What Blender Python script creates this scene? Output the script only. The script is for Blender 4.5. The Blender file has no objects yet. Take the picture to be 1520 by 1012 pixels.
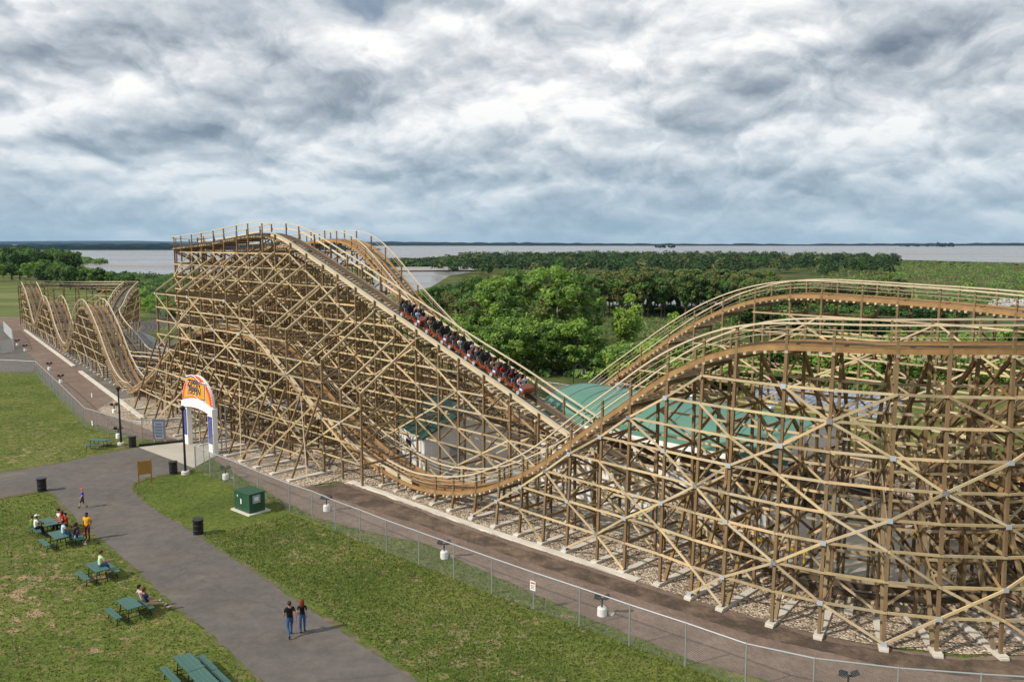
import bpy, bmesh, math, random
import numpy as np
from mathutils import Vector, Matrix

random.seed(7)
RNG = np.random.default_rng(11)
SC = bpy.context.scene
COL = SC.collection
PI = math.pi

# ------------------------------------------------------------------ camera
F, H = 1220.0, 19.0                      # focal length in photo pixels, eye height in metres
PH = math.atan(145 / F)
CP, SP = math.cos(PH), math.sin(PH)
cam = bpy.data.cameras.new('camera')
cam.sensor_width = 36.0
cam.lens = 36.0 * F / 1520
cam.clip_start = 0.5
cam.clip_end = 40000
camo = bpy.data.objects.new('camera', cam)
COL.objects.link(camo)
camo.location = (0, 0, H)
camo.rotation_euler = (PI / 2 - PH, 0, 0)
SC.camera = camo

# ------------------------------------------------------------------ world: sky with broken cloud
SUN_AZ = math.atan2(-0.90, -0.42)         # towards the sun, measured from +Y to +X
SUN_EL = math.radians(38)
W = bpy.data.worlds.new('World')
SC.world = W
W.use_nodes = True
nt = W.node_tree
nt.nodes.clear()


def mk(tree):
    def n(t, **kw):
        nd = tree.nodes.new(t)
        for k, v in kw.items():
            if k == 'i':
                for a, b in v.items():
                    nd.inputs[a].default_value = b
            else:
                setattr(nd, k, v)
        return nd
    return n


def lk(tree, a, b):
    tree.links.new(a, b)


def fill_ramp(r, stops):
    e = r.color_ramp.elements
    while len(e) > 1:
        e.remove(e[-1])
    e[0].position = stops[0][0]
    e[0].color = (*stops[0][1], 1)
    for p, c in stops[1:]:
        x = e.new(p)
        x.color = (*c, 1)


def build_world():
    n = mk(nt)
    out = n('ShaderNodeOutputWorld')
    bg = n('ShaderNodeBackground', i={'Strength': 1.0})
    sky = n('ShaderNodeTexSky', sky_type='NISHITA', sun_disc=False)
    sky.sun_elevation = SUN_EL
    sky.sun_rotation = SUN_AZ
    sky.air_density = 1.0
    sky.dust_density = 1.0
    skys = n('ShaderNodeVectorMath', operation='SCALE')
    skys.inputs['Scale'].default_value = 0.085
    lk(nt, sky.outputs[0], skys.inputs[0])
    tc = n('ShaderNodeTexCoord')
    sep = n('ShaderNodeSeparateXYZ')
    lk(nt, tc.outputs['Generated'], sep.inputs[0])
    X, Y, Z = sep.outputs

    def m(op, a, b=None, c=None, clamp=False):
        nd = n('ShaderNodeMath', operation=op)
        nd.use_clamp = clamp
        for k, v in enumerate((a, b, c)):
            if v is None:
                continue
            if isinstance(v, (int, float)):
                nd.inputs[k].default_value = v
            else:
                lk(nt, v, nd.inputs[k])
        return nd.outputs[0]
    zc = m('MAXIMUM', Z, 0.0)
    den = m('ADD', zc, 0.46)
    px_ = m('DIVIDE', X, den)
    py_ = m('DIVIDE', Y, den)

    def noise(sx, sy, ox, oy, scale, detail, rough, dist=0.0, shift=1.0):
        cx = m('MULTIPLY_ADD', px_, sx * shift, ox)
        cy = m('MULTIPLY_ADD', py_, sy * shift, oy)
        cb = n('ShaderNodeCombineXYZ')
        lk(nt, cx, cb.inputs[0])
        lk(nt, cy, cb.inputs[1])
        t = n('ShaderNodeTexNoise', i={'Scale': scale, 'Detail': detail, 'Roughness': rough, 'Distortion': dist})
        t.noise_dimensions = '2D'
        lk(nt, cb.outputs[0], t.inputs['Vector'])
        return t.outputs['Fac']
    # cloud thickness seen along the ray and a little further up it: the difference is the lit upper rim
    big = noise(1, 1, 3.1, 1.7, 2.0, 9, 0.50)
    up = noise(1, 1, 3.1, 1.7, 2.0, 9, 0.50, shift=0.974)
    up2 = noise(1, 1, 3.1, 1.7, 2.0, 4, 0.42, shift=0.93)
    med = noise(1, 1, 8.3, 4.2, 6.0, 6, 0.48)
    medu = noise(1, 1, 8.3, 4.2, 6.0, 6, 0.48, shift=0.985)
    def puff(shift):
        cx = m('MULTIPLY_ADD', px_, shift, 2.3)
        cy = m('MULTIPLY_ADD', py_, shift * 1.0, 0.9)
        cb = n('ShaderNodeCombineXYZ')
        lk(nt, m('MULTIPLY_ADD', med, 0.22, cx), cb.inputs[0])
        lk(nt, m('MULTIPLY_ADD', big, 0.30, cy), cb.inputs[1])
        t = n('ShaderNodeTexVoronoi', voronoi_dimensions='2D', feature='SMOOTH_F1', i={'Scale': 4.4, 'Detail': 5.0, 'Roughness': 0.55, 'Smoothness': 0.35})
        t.normalize = True
        lk(nt, cb.outputs[0], t.inputs['Vector'])
        return t.outputs['Distance']
    pf = puff(1.0)
    pfu = puff(0.965)
    azi = m('ARCTAN2', X, Y)
    ele = m('ARCSINE', Z)
    wob = m('MULTIPLY', m('SUBTRACT', med, 0.5), 0.10)

    def blob(az, el, ra, re, tilt=0.0):
        a = m('SUBTRACT', m('ADD', azi, wob), math.radians(az))
        e = m('SUBTRACT', m('MULTIPLY_ADD', wob, 0.5, ele), math.radians(el))
        e = m('MULTIPLY_ADD', a, -tilt, e)
        a = m('DIVIDE', a, math.radians(ra))
        e = m('DIVIDE', e, math.radians(re))
        r = m('ADD', m('MULTIPLY', a, a), m('MULTIPLY', e, e))
        return m('POWER', 2.718, m('MULTIPLY', r, -1.0))
    # the heavy grey banks of this sky and its bright gaps
    dark, lite = None, None
    for args, k in (((17, 10.2, 8.5, 1.5, 0.10), 0.34), ((28, 12.4, 8, 1.5, 0.16), 0.22), ((6.5, 14.2, 7, 1.3, 0.0), 0.15), ((20, 14.6, 5, .8, 0.1), 0.10), ((-25, 12.6, 9, 1.7, -0.08), 0.24), ((-26, 6.3, 6, 0.8, 0.0), 0.28), ((-17, 6.5, 4, .6, 0), .16),
                    ((-9, 11.0, 4.0, 0.7, .05), 0.20), ((2, 6.0, 3.5, 0.6, 0.0), 0.16), ((-6, 4.2, 6, 0.45, 0.0), 0.10), ((4, 3.2, 5, .4, 0), .10), ((19, 4.4, 6, .4, 0), .12), ((33, 9.0, 5, .7, .1), .12), ((-30, 10.4, 5, .9, 0), .12)):
        v = m('MULTIPLY', blob(*args), k)
        dark = v if dark is None else m('ADD', dark, v)
    for args, k in (((8, 12.4, 4, 1.1, 0.25), 0.22), ((-28, 15.6, 10, 0.8, 0.0), 0.14), ((-31, 8.2, 5, 0.9, 0.0), 0.14), ((-30.5, 6.9, 2.5, 0.7, 0.3), 0.24), ((-6, 13.2, 7, 1.4, 0.0), 0.16), ((-11, 7.2, 3, 0.7, .2), 0.18), ((-6.5, 7.6, 2.5, .8, .2), .16),
                    ((-1, 8.6, 3, 1.0, 0.2), 0.20), ((25, 7.6, 7, 0.9, 0.16), 0.20), ((14, 5.2, 6, .5, 0.05), 0.12), ((33, 15.0, 5, 1.6, 0), 0.12), ((-18, 4.6, 5, .5, 0), .12)):
        v = m('MULTIPLY', blob(*args), k)
        lite = v if lite is None else m('ADD', lite, v)
    rim = m('MULTIPLY', m('SUBTRACT', big, up), 1.8)
    rim = m('ADD', rim, m('MULTIPLY', m('SUBTRACT', big, up2), 0.55))
    rim = m('ADD', rim, m('MULTIPLY', m('SUBTRACT', med, medu), 0.75))
    b = m('MULTIPLY_ADD', m('SUBTRACT', med, 0.5), 0.16, 0.615)
    b = m('ADD', b, m('MULTIPLY', m('SUBTRACT', big, 0.5), 0.22))
    b = m('ADD', b, rim)
    b = m('ADD', b, m('MULTIPLY', m('SUBTRACT', pfu, pf), 1.25))
    b = m('ADD', b, m('MULTIPLY', m('SUBTRACT', 0.3, pf), 0.30))
    b = m('SUBTRACT', b, m('MULTIPLY', dark, 1.05))
    b = m('ADD', b, lite)
    ramp = n('ShaderNodeValToRGB')
    fill_ramp(ramp, [(0.0, (0.19, 0.24, 0.31)), (0.25, (0.32, 0.375, 0.44)), (0.45, (0.49, 0.545, 0.605)), (0.62, (0.66, 0.70, 0.74)), (0.78, (0.86, 0.88, 0.90)), (0.93, (1.04, 1.03, 1.01))])
    lk(nt, b, ramp.inputs[0])
    # thin blue veil of clear air below the clouds, stronger near the horizon
    hz = m('POWER', m('SUBTRACT', 1.0, m('MINIMUM', m('MULTIPLY', zc, 5.0), 1.0)), 1.6)
    lowc = n('ShaderNodeRGB')
    lowc.outputs[0].default_value = (0.36, 0.53, 0.66, 1)
    mixh = n('ShaderNodeMix', data_type='RGBA')
    lk(nt, m('MULTIPLY', hz, 0.78), mixh.inputs['Factor'])
    lk(nt, ramp.outputs[0], mixh.inputs[6])
    lk(nt, lowc.outputs[0], mixh.inputs[7])
    gap = m('ADD', m('SUBTRACT', noise(1, 1, 5.9, 2.2, 1.3, 6, 0.5), hz), m('MULTIPLY', blob(-10.0, 15.2, 1.6, 1.2), 0.35))
    gp_ = n('ShaderNodeMapRange', i={1: 0.66, 2: 0.80, 3: 0.0, 4: 0.7})
    lk(nt, gap, gp_.inputs[0])
    mixs = n('ShaderNodeMix', data_type='RGBA')
    lk(nt, gp_.outputs[0], mixs.inputs['Factor'])
    lk(nt, mixh.outputs[2], mixs.inputs[6])
    lk(nt, skys.outputs[0], mixs.inputs[7])
    lk(nt, mixs.outputs[2], bg.inputs['Color'])
    lk(nt, bg.outputs[0], out.inputs[0])


build_world()
W.cycles.sampling_method = 'MANUAL'
W.cycles.sample_map_resolution = 512

sun = bpy.data.lights.new('sun', 'SUN')
sun.energy = 4.4
sun.angle = math.radians(2.0)
sun.color = (1.0, 0.93, 0.82)
suno = bpy.data.objects.new('sun', sun)
COL.objects.link(suno)
sd = Vector((math.sin(SUN_AZ) * math.cos(SUN_EL), math.cos(SUN_AZ) * math.cos(SUN_EL), math.sin(SUN_EL)))
suno.rotation_euler = sd.to_track_quat('Z', 'Y').to_euler()
suno.location = sd * 200

SC.view_settings.view_transform = 'Standard'
SC.view_settings.look = 'None'
SC.view_settings.exposure = 0.0
SC.view_settings.gamma = 1.0
SC.cycles.use_denoising = True
SC.cycles.max_bounces = 6
SC.cycles.diffuse_bounces = 3
SC.cycles.transparent_max_bounces = 12


# ------------------------------------------------------------------ geometry helpers
def ray(px, py):
    u = (px - 760) / F
    v = (py - 506) / F
    return (u, CP - v * SP, -(SP + v * CP))


def gp(px, py, z=0.0):
    """The point at height z seen at photo pixel (px, py)."""
    r = ray(px, py)
    t = (z - H) / r[2]
    return Vector((r[0] * t, r[1] * t, z))


def zat(px, py, p):
    """Height seen at the pixel above ground point p."""
    r = ray(px, py)
    return H + r[2] / r[1] * p[1]


R2 = math.sqrt(0.5)


def XY(s, w, z=0.0):
    """Coaster axes: s along its long front, w away from the camera."""
    return Vector(((s + w + 36.4) * R2, (-s + w + 36.4) * R2, z))


def SWof(p):
    return ((p[0] - p[1]) * R2, (p[0] + p[1]) * R2 - 36.4)


def pl(px, py, s0, w0, k=0.0):
    """(s, w, z) where the pixel's ray meets the upright plane w = w0 + k (s0 - s)."""
    r = ray(px, py)
    rs = (r[0] - r[1]) * R2
    rw = (r[0] + r[1]) * R2
    t = (w0 + k * s0 + 36.4) / (rw + k * rs)
    return (t * rs, t * rw - 36.4, H + t * r[2])


def proj(p):
    Z = p[1] * CP - (p[2] - H) * SP
    Y = -(p[2] - H) * CP - p[1] * SP
    if Z <= 0.1:
        return None
    return (760 + F * p[0] / Z, 506 + F * Y / Z, Z)


class MB:
    """Collects boxes, beams and polygons; build() links them as one mesh object."""

    def __init__(self):
        self.v, self.f, self.m = [], [], []

    def poly(self, pts, mi=0):
        b = len(self.v)
        self.v += [tuple(p) for p in pts]
        self.f.append(tuple(range(b, b + len(pts))))
        self.m.append(mi)

    def hexa(self, c, mi=0):
        b = len(self.v)
        self.v += [tuple(p) for p in c]
        for q in ((0, 3, 2, 1), (4, 5, 6, 7), (0, 1, 5, 4), (1, 2, 6, 5), (2, 3, 7, 6), (3, 0, 4, 7)):
            self.f.append(tuple(b + k for k in q))
            self.m.append(mi)

    def box(self, x0, x1, y0, y1, z0, z1, mi=0, M=None):
        c = [Vector(p) for p in ((x0, y0, z0), (x1, y0, z0), (x1, y1, z0), (x0, y1, z0), (x0, y0, z1), (x1, y0, z1), (x1, y1, z1), (x0, y1, z1))]
        if M is not None:
            c = [M @ p for p in c]
        self.hexa(c, mi)

    def beam(self, p, q, w, h, up=(0, 0, 1), mi=0):
        p, q, up = Vector(p), Vector(q), Vector(up)
        d = q - p
        if d.length < 1e-4:
            return
        d.normalize()
        sd_ = d.cross(up)
        if sd_.length < 1e-3:
            sd_ = d.cross(Vector((1, 0, 0)))
        sd_.normalize()
        n_ = sd_.cross(d)
        a, b = sd_ * w / 2, n_ * h / 2
        self.hexa([p - a - b, p + a - b, p + a + b, p - a + b, q - a - b, q + a - b, q + a + b, q - a + b], mi)

    def sweep(self, rings, closed=True, caps=True, mi=0):
        b = len(self.v)
        n_ = len(rings[0])
        for r in rings:
            self.v += [tuple(p) for p in r]
        for i in range(len(rings) - 1):
            for j in range(n_ if closed else n_ - 1):
                k = (j + 1) % n_
                self.f.append((b + i * n_ + j, b + i * n_ + k, b + (i + 1) * n_ + k, b + (i + 1) * n_ + j))
                self.m.append(mi)
        if caps:
            self.f.append(tuple(b + j for j in range(n_ - 1, -1, -1)))
            self.m.append(mi)
            e = b + (len(rings) - 1) * n_
            self.f.append(tuple(e + j for j in range(n_)))
            self.m.append(mi)

    def tube(self, pts, r, n_=8, mi=0):
        pts = [Vector(p) for p in pts]
        rs = r if isinstance(r, (list, tuple)) else [r] * len(pts)
        rings = []
        for i, p in enumerate(pts):
            d = (pts[min(i + 1, len(pts) - 1)] - pts[max(i - 1, 0)]).normalized()
            a = d.cross(Vector((0, 0, 1)))
            if a.length < 1e-2:
                a = d.cross(Vector((1, 0, 0)))
            a.normalize()
            c = d.cross(a)
            rings.append([p + (a * math.cos(2 * PI * k / n_) + c * math.sin(2 * PI * k / n_)) * rs[i] for k in range(n_)])
        self.sweep(rings, mi=mi)

    def lathe(self, prof, c=(0, 0, 0), n_=16, mi=0):
        c = Vector(c)
        self.sweep([[c + Vector((r * math.cos(2 * PI * k / n_), r * math.sin(2 * PI * k / n_), z)) for k in range(n_)] for r, z in prof], mi=mi)

    def add(self, o):
        b = len(self.v)
        self.v += o.v
        self.f += [tuple(k + b for k in f) for f in o.f]
        self.m += o.m

    def mesh(self, name, mats, smooth=False):
        me = bpy.data.meshes.new(name)
        me.from_pydata(self.v, [], self.f)
        for m_ in (mats if isinstance(mats, (list, tuple)) else [mats]):
            me.materials.append(m_)
        if any(self.m):
            me.polygons.foreach_set('material_index', self.m)
        if smooth:
            me.polygons.foreach_set('use_smooth', [True] * len(me.polygons))
        me.update()
        return me

    def build(self, name, mats, parent=None, smooth=False):
        return link(name, self.mesh(name, mats, smooth), parent)


def link(name, data, parent=None, loc=None, rz=None):
    o = bpy.data.objects.new(name, data)
    COL.objects.link(o)
    if parent is not None:
        o.parent = parent
    if loc is not None:
        o.location = loc
    if rz is not None:
        o.rotation_euler = (0, 0, rz)
    return o


def tag(o, label=None, cat=None, group=None, kind=None):
    if label:
        o['label'] = label
    if cat:
        o['category'] = cat
    if group:
        o['group'] = group
    if kind:
        o['kind'] = kind
    return o


def empty(name, loc=(0, 0, 0), rz=0.0):
    o = link(name, None, None, loc, rz)
    o.empty_display_size = 0.3
    return o


def copy_tree(o, parent=None):
    c = o.copy()
    COL.objects.link(c)
    if parent is not None:
        c.parent = parent
    for ch in o.children:
        copy_tree(ch, c)
    return c


# ------------------------------------------------------------------ materials
MAT = {}


def mat(name, col, rough=0.8, spec=0.3, metal=0.0, var=0.0, nscale=0.0, namp=0.0, bump=0.0, bscale=30.0, alt=None, altscale=1.0, altlo=0.5, althi=0.6, stretch=None, hue=0.0, transl=None, grey=None):
    """Principled material: per-piece variation, noise mottling, an optional second colour in patches, bump."""
    m_ = bpy.data.materials.new(name)
    m_.use_nodes = True
    t = m_.node_tree
    n = mk(t)
    b = t.nodes['Principled BSDF']
    b.inputs['Roughness'].default_value = rough
    b.inputs['Specular IOR Level'].default_value = spec
    b.inputs['Metallic'].default_value = metal
    c = n('ShaderNodeRGB')
    c.outputs[0].default_value = (*col, 1)
    cur = c.outputs[0]
    tc = n('ShaderNodeTexCoord')
    vec = tc.outputs['Object']
    if stretch:
        mp = n('ShaderNodeMapping')
        mp.inputs['Scale'].default_value = stretch
        lk(t, vec, mp.inputs[0])
        vec = mp.outputs[0]
    if alt:
        nz = n('ShaderNodeTexNoise', i={'Scale': altscale, 'Detail': 6, 'Roughness': 0.65})
        lk(t, vec, nz.inputs['Vector'])
        mr = n('ShaderNodeMapRange', i={1: altlo, 2: althi, 3: 0, 4: 1})
        lk(t, nz.outputs['Fac'], mr.inputs[0])
        mx = n('ShaderNodeMix', data_type='RGBA')
        lk(t, mr.outputs[0], mx.inputs['Factor'])
        lk(t, cur, mx.inputs[6])
        mx.inputs[7].default_value = (*alt, 1)
        cur = mx.outputs[2]
    if grey:
        g0 = n('ShaderNodeNewGeometry')
        wn0 = n('ShaderNodeTexWhiteNoise', noise_dimensions='1D')
        ma = n('ShaderNodeMath', operation='MULTIPLY_ADD', i={1: 37.0, 2: 5.3})
        lk(t, g0.outputs['Random Per Island'], ma.inputs[0])
        lk(t, ma.outputs[0], wn0.inputs['W'])
        mr = n('ShaderNodeMapRange', i={1: 0.45, 2: 1.0, 3: 0.0, 4: 0.85})
        lk(t, wn0.outputs['Value'], mr.inputs[0])
        nz = n('ShaderNodeTexNoise', i={'Scale': 0.8, 'Detail': 4})
        lk(t, tc.outputs['Object'], nz.inputs['Vector'])
        mr2 = n('ShaderNodeMapRange', i={1: 0.3, 2: 0.7, 3: 0.4, 4: 1.0})
        lk(t, nz.outputs['Fac'], mr2.inputs[0])
        mm = n('ShaderNodeMath', operation='MULTIPLY')
        lk(t, mr.outputs[0], mm.inputs[0])
        lk(t, mr2.outputs[0], mm.inputs[1])
        mx = n('ShaderNodeMix', data_type='RGBA')
        lk(t, mm.outputs[0], mx.inputs['Factor'])
        lk(t, cur, mx.inputs[6])
        mx.inputs[7].default_value = (*grey, 1)
        cur = mx.outputs[2]
    if var or namp or hue:
        hs = n('ShaderNodeHueSaturation')
        val = n('ShaderNodeMath', operation='ADD', i={0: 1.0, 1: 0.0})
        last = val
        if var or hue:
            g = n('ShaderNodeNewGeometry')
            mr = n('ShaderNodeMapRange', i={1: 0, 2: 1, 3: -var, 4: var})
            lk(t, g.outputs['Random Per Island'], mr.inputs[0])
            lk(t, mr.outputs[0], last.inputs[1])
            if hue:
                mh = n('ShaderNodeMapRange', i={1: 0, 2: 1, 3: 0.5 - hue, 4: 0.5 + hue})
                wn = n('ShaderNodeTexWhiteNoise', noise_dimensions='1D')
                lk(t, g.outputs['Random Per Island'], wn.inputs['W'])
                lk(t, wn.outputs['Value'], mh.inputs[0])
                lk(t, mh.outputs[0], hs.inputs['Hue'])
        if namp:
            nz = n('ShaderNodeTexNoise', i={'Scale': nscale, 'Detail': 5, 'Roughness': 0.6})
            lk(t, vec, nz.inputs['Vector'])
            mr = n('ShaderNodeMapRange', i={1: 0.25, 2: 0.75, 3: -namp, 4: namp})
            lk(t, nz.outputs['Fac'], mr.inputs[0])
            v2 = n('ShaderNodeMath', operation='ADD')
            lk(t, last.outputs[0], v2.inputs[0])
            lk(t, mr.outputs[0], v2.inputs[1])
            last = v2
        lk(t, last.outputs[0], hs.inputs['Value'])
        lk(t, cur, hs.inputs['Color'])
        cur = hs.outputs[0]
    lk(t, cur, b.inputs['Base Color'])
    if bump:
        nz = n('ShaderNodeTexNoise', i={'Scale': bscale, 'Detail': 4})
        lk(t, vec, nz.inputs['Vector'])
        bp = n('ShaderNodeBump', i={'Strength': 1.0, 'Distance': bump})
        lk(t, nz.outputs['Fac'], bp.inputs['Height'])
        lk(t, bp.outputs[0], b.inputs['Normal'])
    if transl:
        tr = n('ShaderNodeBsdfTranslucent')
        lk(t, cur, tr.inputs['Color'])
        ms = n('ShaderNodeMixShader', i={0: transl})
        lk(t, b.outputs[0], ms.inputs[1])
        lk(t, tr.outputs[0], ms.inputs[2])
        lk(t, ms.outputs[0], t.nodes['Material Output'].inputs['Surface'])
    MAT[name] = m_
    return m_


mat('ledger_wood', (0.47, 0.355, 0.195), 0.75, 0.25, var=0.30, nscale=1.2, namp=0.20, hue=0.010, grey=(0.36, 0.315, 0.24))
mat('post_wood', (0.185, 0.115, 0.048), 0.8, 0.2, var=0.30, nscale=0.9, namp=0.28, hue=0.010, grey=(0.20, 0.165, 0.11))  # brown posts, also darkened to carry some of the trestle's inner shade
mat('brace_wood', (0.22, 0.140, 0.062), 0.78, 0.2, var=0.36, nscale=1.0, namp=0.20, hue=0.010, grey=(0.25, 0.205, 0.14))  # brown timber, darkened to put the shade inside the trestle into its colour
mat('rail_wood', (0.56, 0.47, 0.33), 0.7, 0.25, var=0.12, nscale=0.8, namp=0.12)
mat('track_wood', (0.31, 0.185, 0.080), 0.75, 0.25, var=0.25, nscale=1.3, namp=0.28)
mat('tie_wood', (0.46, 0.37, 0.25), 0.85, 0.2, var=0.35, nscale=1.3, namp=0.2)
mat('track_shaded', (0.105, 0.072, 0.044), 0.75, 0.25, var=0.25, nscale=1.3, namp=0.28)  # track wood with the shade on its sides put into the colour
mat('rail_steel', (0.16, 0.165, 0.165), 0.38, 0.5, metal=0.8, nscale=0.7, namp=0.3)
mat('gusset_steel', (0.50, 0.54, 0.60), 0.45, 0.5, metal=0.35, var=0.12)
mat('concrete', (0.55, 0.51, 0.44), 0.9, 0.2, nscale=0.7, namp=0.16, bump=0.01, bscale=8, var=0.08)
mat('pad_concrete', (0.40, 0.37, 0.31), 0.9, 0.2, nscale=0.35, namp=0.13)
mat('galvanised', (0.42, 0.44, 0.45), 0.45, 0.5, metal=0.55, var=0.06)
mat('fence_wire', (0.36, 0.39, 0.40), 0.55, 0.4, metal=0.3)
mat('white_paint', (0.80, 0.79, 0.77), 0.6, 0.3, nscale=0.6, namp=0.05)
mat('wall_white', (0.72, 0.71, 0.69), 0.7, 0.3, nscale=0.8, namp=0.07)
mat('roof_green', (0.085, 0.200, 0.150), 0.5, 0.4, nscale=0.5, namp=0.10)
mat('roof_dark_green', (0.020, 0.062, 0.052), 0.5, 0.4, nscale=0.6, namp=0.14)
mat('roof_grey', (0.34, 0.40, 0.48), 0.45, 0.5, metal=0.2, nscale=0.5, namp=0.08)
mat('black_paint', (0.012, 0.012, 0.014), 0.5, 0.4)
mat('black_metal', (0.02, 0.02, 0.022), 0.4, 0.5, metal=0.3)
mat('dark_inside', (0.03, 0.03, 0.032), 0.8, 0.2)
mat('box_green', (0.022, 0.075, 0.042), 0.45, 0.4, nscale=2.0, namp=0.12)
mat('table_green', (0.045, 0.112, 0.092), 0.5, 0.4, var=0.12, nscale=3.0, namp=0.12)
mat('sign_orange', (0.86, 0.33, 0.035), 0.5, 0.3)
mat('sign_red', (0.72, 0.07, 0.025), 0.5, 0.3)
mat('sign_blue', (0.055, 0.07, 0.30), 0.5, 0.3)
mat('sign_navy', (0.02, 0.025, 0.10), 0.5, 0.3)
mat('sign_yellow', (0.90, 0.55, 0.05), 0.5, 0.3)
mat('board_brown', (0.36, 0.19, 0.045), 0.7, 0.3, nscale=3, namp=0.15)
mat('train_orange', (0.22, 0.046, 0.012), 0.35, 0.5, nscale=2, namp=0.06)
mat('train_blue', (0.10, 0.20, 0.52), 0.4, 0.5)
mat('seat_black', (0.012, 0.012, 0.014), 0.55, 0.4)
mat('barrier_yellow', (0.80, 0.50, 0.03), 0.5, 0.3)
mat('bark', (0.16, 0.125, 0.095), 0.9, 0.1, nscale=6, namp=0.25)
mat('pale_bark', (0.34, 0.30, 0.26), 0.9, 0.1, nscale=6, namp=0.25)
mat('rubble', (0.36, 0.355, 0.345), 0.9, 0.2, var=0.35)
mat('silt_cloth', (0.03, 0.035, 0.045), 0.7, 0.3)
for nm, c, h_, v_ in (('leaf_bright', (0.245, 0.385, 0.075), 0.018, 0.35), ('leaf_mid', (0.135, 0.240, 0.058), 0.018, 0.38), ('leaf_deep', (0.053, 0.116, 0.031), 0.014, 0.38),
                      ('leaf_olive', (0.180, 0.205, 0.072), 0.010, 0.35), ('leaf_brown', (0.140, 0.138, 0.050), 0.010, 0.35), ('leaf_lime', (0.300, 0.420, 0.070), 0.014, 0.3), ('reed', (0.175, 0.215, 0.085), 0.02, 0.3)):
    mat(nm, c, 0.65, 0.25, var=v_, hue=h_, transl=0.45)


def ground_mats():
    # grass with mown patches, yellow wear and bare earth
    m_ = bpy.data.materials.new('grass')
    m_.use_nodes = True
    t = m_.node_tree
    n = mk(t)
    b = t.nodes['Principled BSDF']
    b.inputs['Roughness'].default_value = 0.95
    b.inputs['Specular IOR Level'].default_value = 0.1
    tc = n('ShaderNodeTexCoord')

    def nz(scale, detail=6, rough=0.6, stretch=None, off=None):
        v = tc.outputs['Object']
        mp = n('ShaderNodeMapping')
        mp.inputs['Scale'].default_value = stretch or (1, 1, 1)
        mp.inputs['Location'].default_value = off or (0, 0, 0)
        lk(t, v, mp.inputs[0])
        x = n('ShaderNodeTexNoise', i={'Scale': scale, 'Detail': detail, 'Roughness': rough})
        lk(t, mp.outputs[0], x.inputs['Vector'])
        return x.outputs['Fac']

    def ramp(f, stops):
        r = n('ShaderNodeValToRGB')
        fill_ramp(r, stops)
        lk(t, f, r.inputs[0])
        return r.outputs[0]

    def mix(f, a, c, mode='MIX'):
        x = n('ShaderNodeMix', data_type='RGBA', blend_type=mode)
        if isinstance(f, float):
            x.inputs['Factor'].default_value = f
        else:
            lk(t, f, x.inputs['Factor'])
        lk(t, a, x.inputs[6])
        if isinstance(c, tuple):
            x.inputs[7].default_value = (*c, 1)
        else:
            lk(t, c, x.inputs[7])
        return x.outputs[2]
    base = ramp(nz(0.16, 5), [(0.3, (0.072, 0.104, 0.022)), (0.5, (0.106, 0.138, 0.030)), (0.7, (0.150, 0.172, 0.042))])
    tuft = ramp(nz(2.6, 6, 0.75), [(0.34, (0.52, 0.53, 0.50)), (0.50, (0.95, 0.96, 0.94)), (0.68, (1.45, 1.40, 1.28))])
    cur = mix(1.0, base, tuft, 'MULTIPLY')
    fine = ramp(nz(11, 3, 0.7), [(0.33, (0.62, 0.62, 0.62)), (0.66, (1.32, 1.32, 1.28))])
    cur = mix(1.0, cur, fine, 'MULTIPLY')
    # dry thatch
    dry = ramp(nz(0.9, 7, 0.78, off=(31, 4, 0)), [(0.515, (0, 0, 0)), (0.60, (1, 1, 1))])
    reg = ramp(nz(0.075, 3, 0.5, off=(7, 13, 0)), [(0.36, (0, 0, 0)), (0.58, (1, 1, 1))])
    k = n('ShaderNodeMath', operation='MULTIPLY')
    lk(t, dry, k.inputs[0])
    lk(t, reg, k.inputs[1])
    cur = mix(k.outputs[0], cur, (0.200, 0.170, 0.072))
    # worn earth
    ea = ramp(nz(1.1, 7, 0.8, off=(3, 51, 0)), [(0.575, (0, 0, 0)), (0.615, (1, 1, 1))])
    rg = ramp(nz(0.09, 3, 0.5, off=(17, 2, 0)), [(0.47, (0, 0, 0)), (0.56, (1, 1, 1))])
    k2 = n('ShaderNodeMath', operation='MULTIPLY')
    lk(t, ea, k2.inputs[0])
    lk(t, rg, k2.inputs[1])
    cur = mix(k2.outputs[0], cur, (0.33, 0.23, 0.14))

    def worn(cx, cy, r0, r1, off, lo, hi, colr, sc=1.0):
        # a trampled area round a spot: broken earth or straw showing through
        nonlocal cur
        d = n('ShaderNodeVectorMath', operation='DISTANCE')
        d.inputs[1].default_value = (cx, cy, 0)
        lk(t, tc.outputs['Object'], d.inputs[0])
        mr = n('ShaderNodeMapRange', i={1: r0, 2: r1, 3: 0.0, 4: -0.16})
        lk(t, d.outputs['Value'], mr.inputs[0])
        a = n('ShaderNodeMath', operation='ADD')
        lk(t, nz(sc, 7, 0.75, off=off), a.inputs[0])
        lk(t, mr.outputs[0], a.inputs[1])
        cur = mix(ramp(a.outputs[0], [(lo, (0, 0, 0)), (hi, (1, 1, 1))]), cur, colr)
    worn(-27.5, 41.5, 3.0, 11.0, (9, 5, 0), 0.520, 0.565, (0.34, 0.235, 0.145), 0.85)
    worn(-30.0, 46.0, 3.0, 16.0, (2, 8, 0), 0.52, 0.58, (0.215, 0.185, 0.085), 1.3)
    worn(-2.0, 38.0, 3.0, 14.0, (6, 1, 0), 0.535, 0.58, (0.215, 0.20, 0.095), 0.9)
    worn(-12.0, 50.0, 2.0, 9.0, (4, 3, 0), 0.53, 0.58, (0.24, 0.21, 0.10), 1.0)
    worn(-44.0, 74.0, 2.0, 14.0, (1, 4, 0), 0.54, 0.58, (0.27, 0.235, 0.12), 0.8)
    lk(t, cur, b.inputs['Base Color'])
    bp = n('ShaderNodeBump', i={'Strength': 0.9, 'Distance': 0.10})
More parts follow.
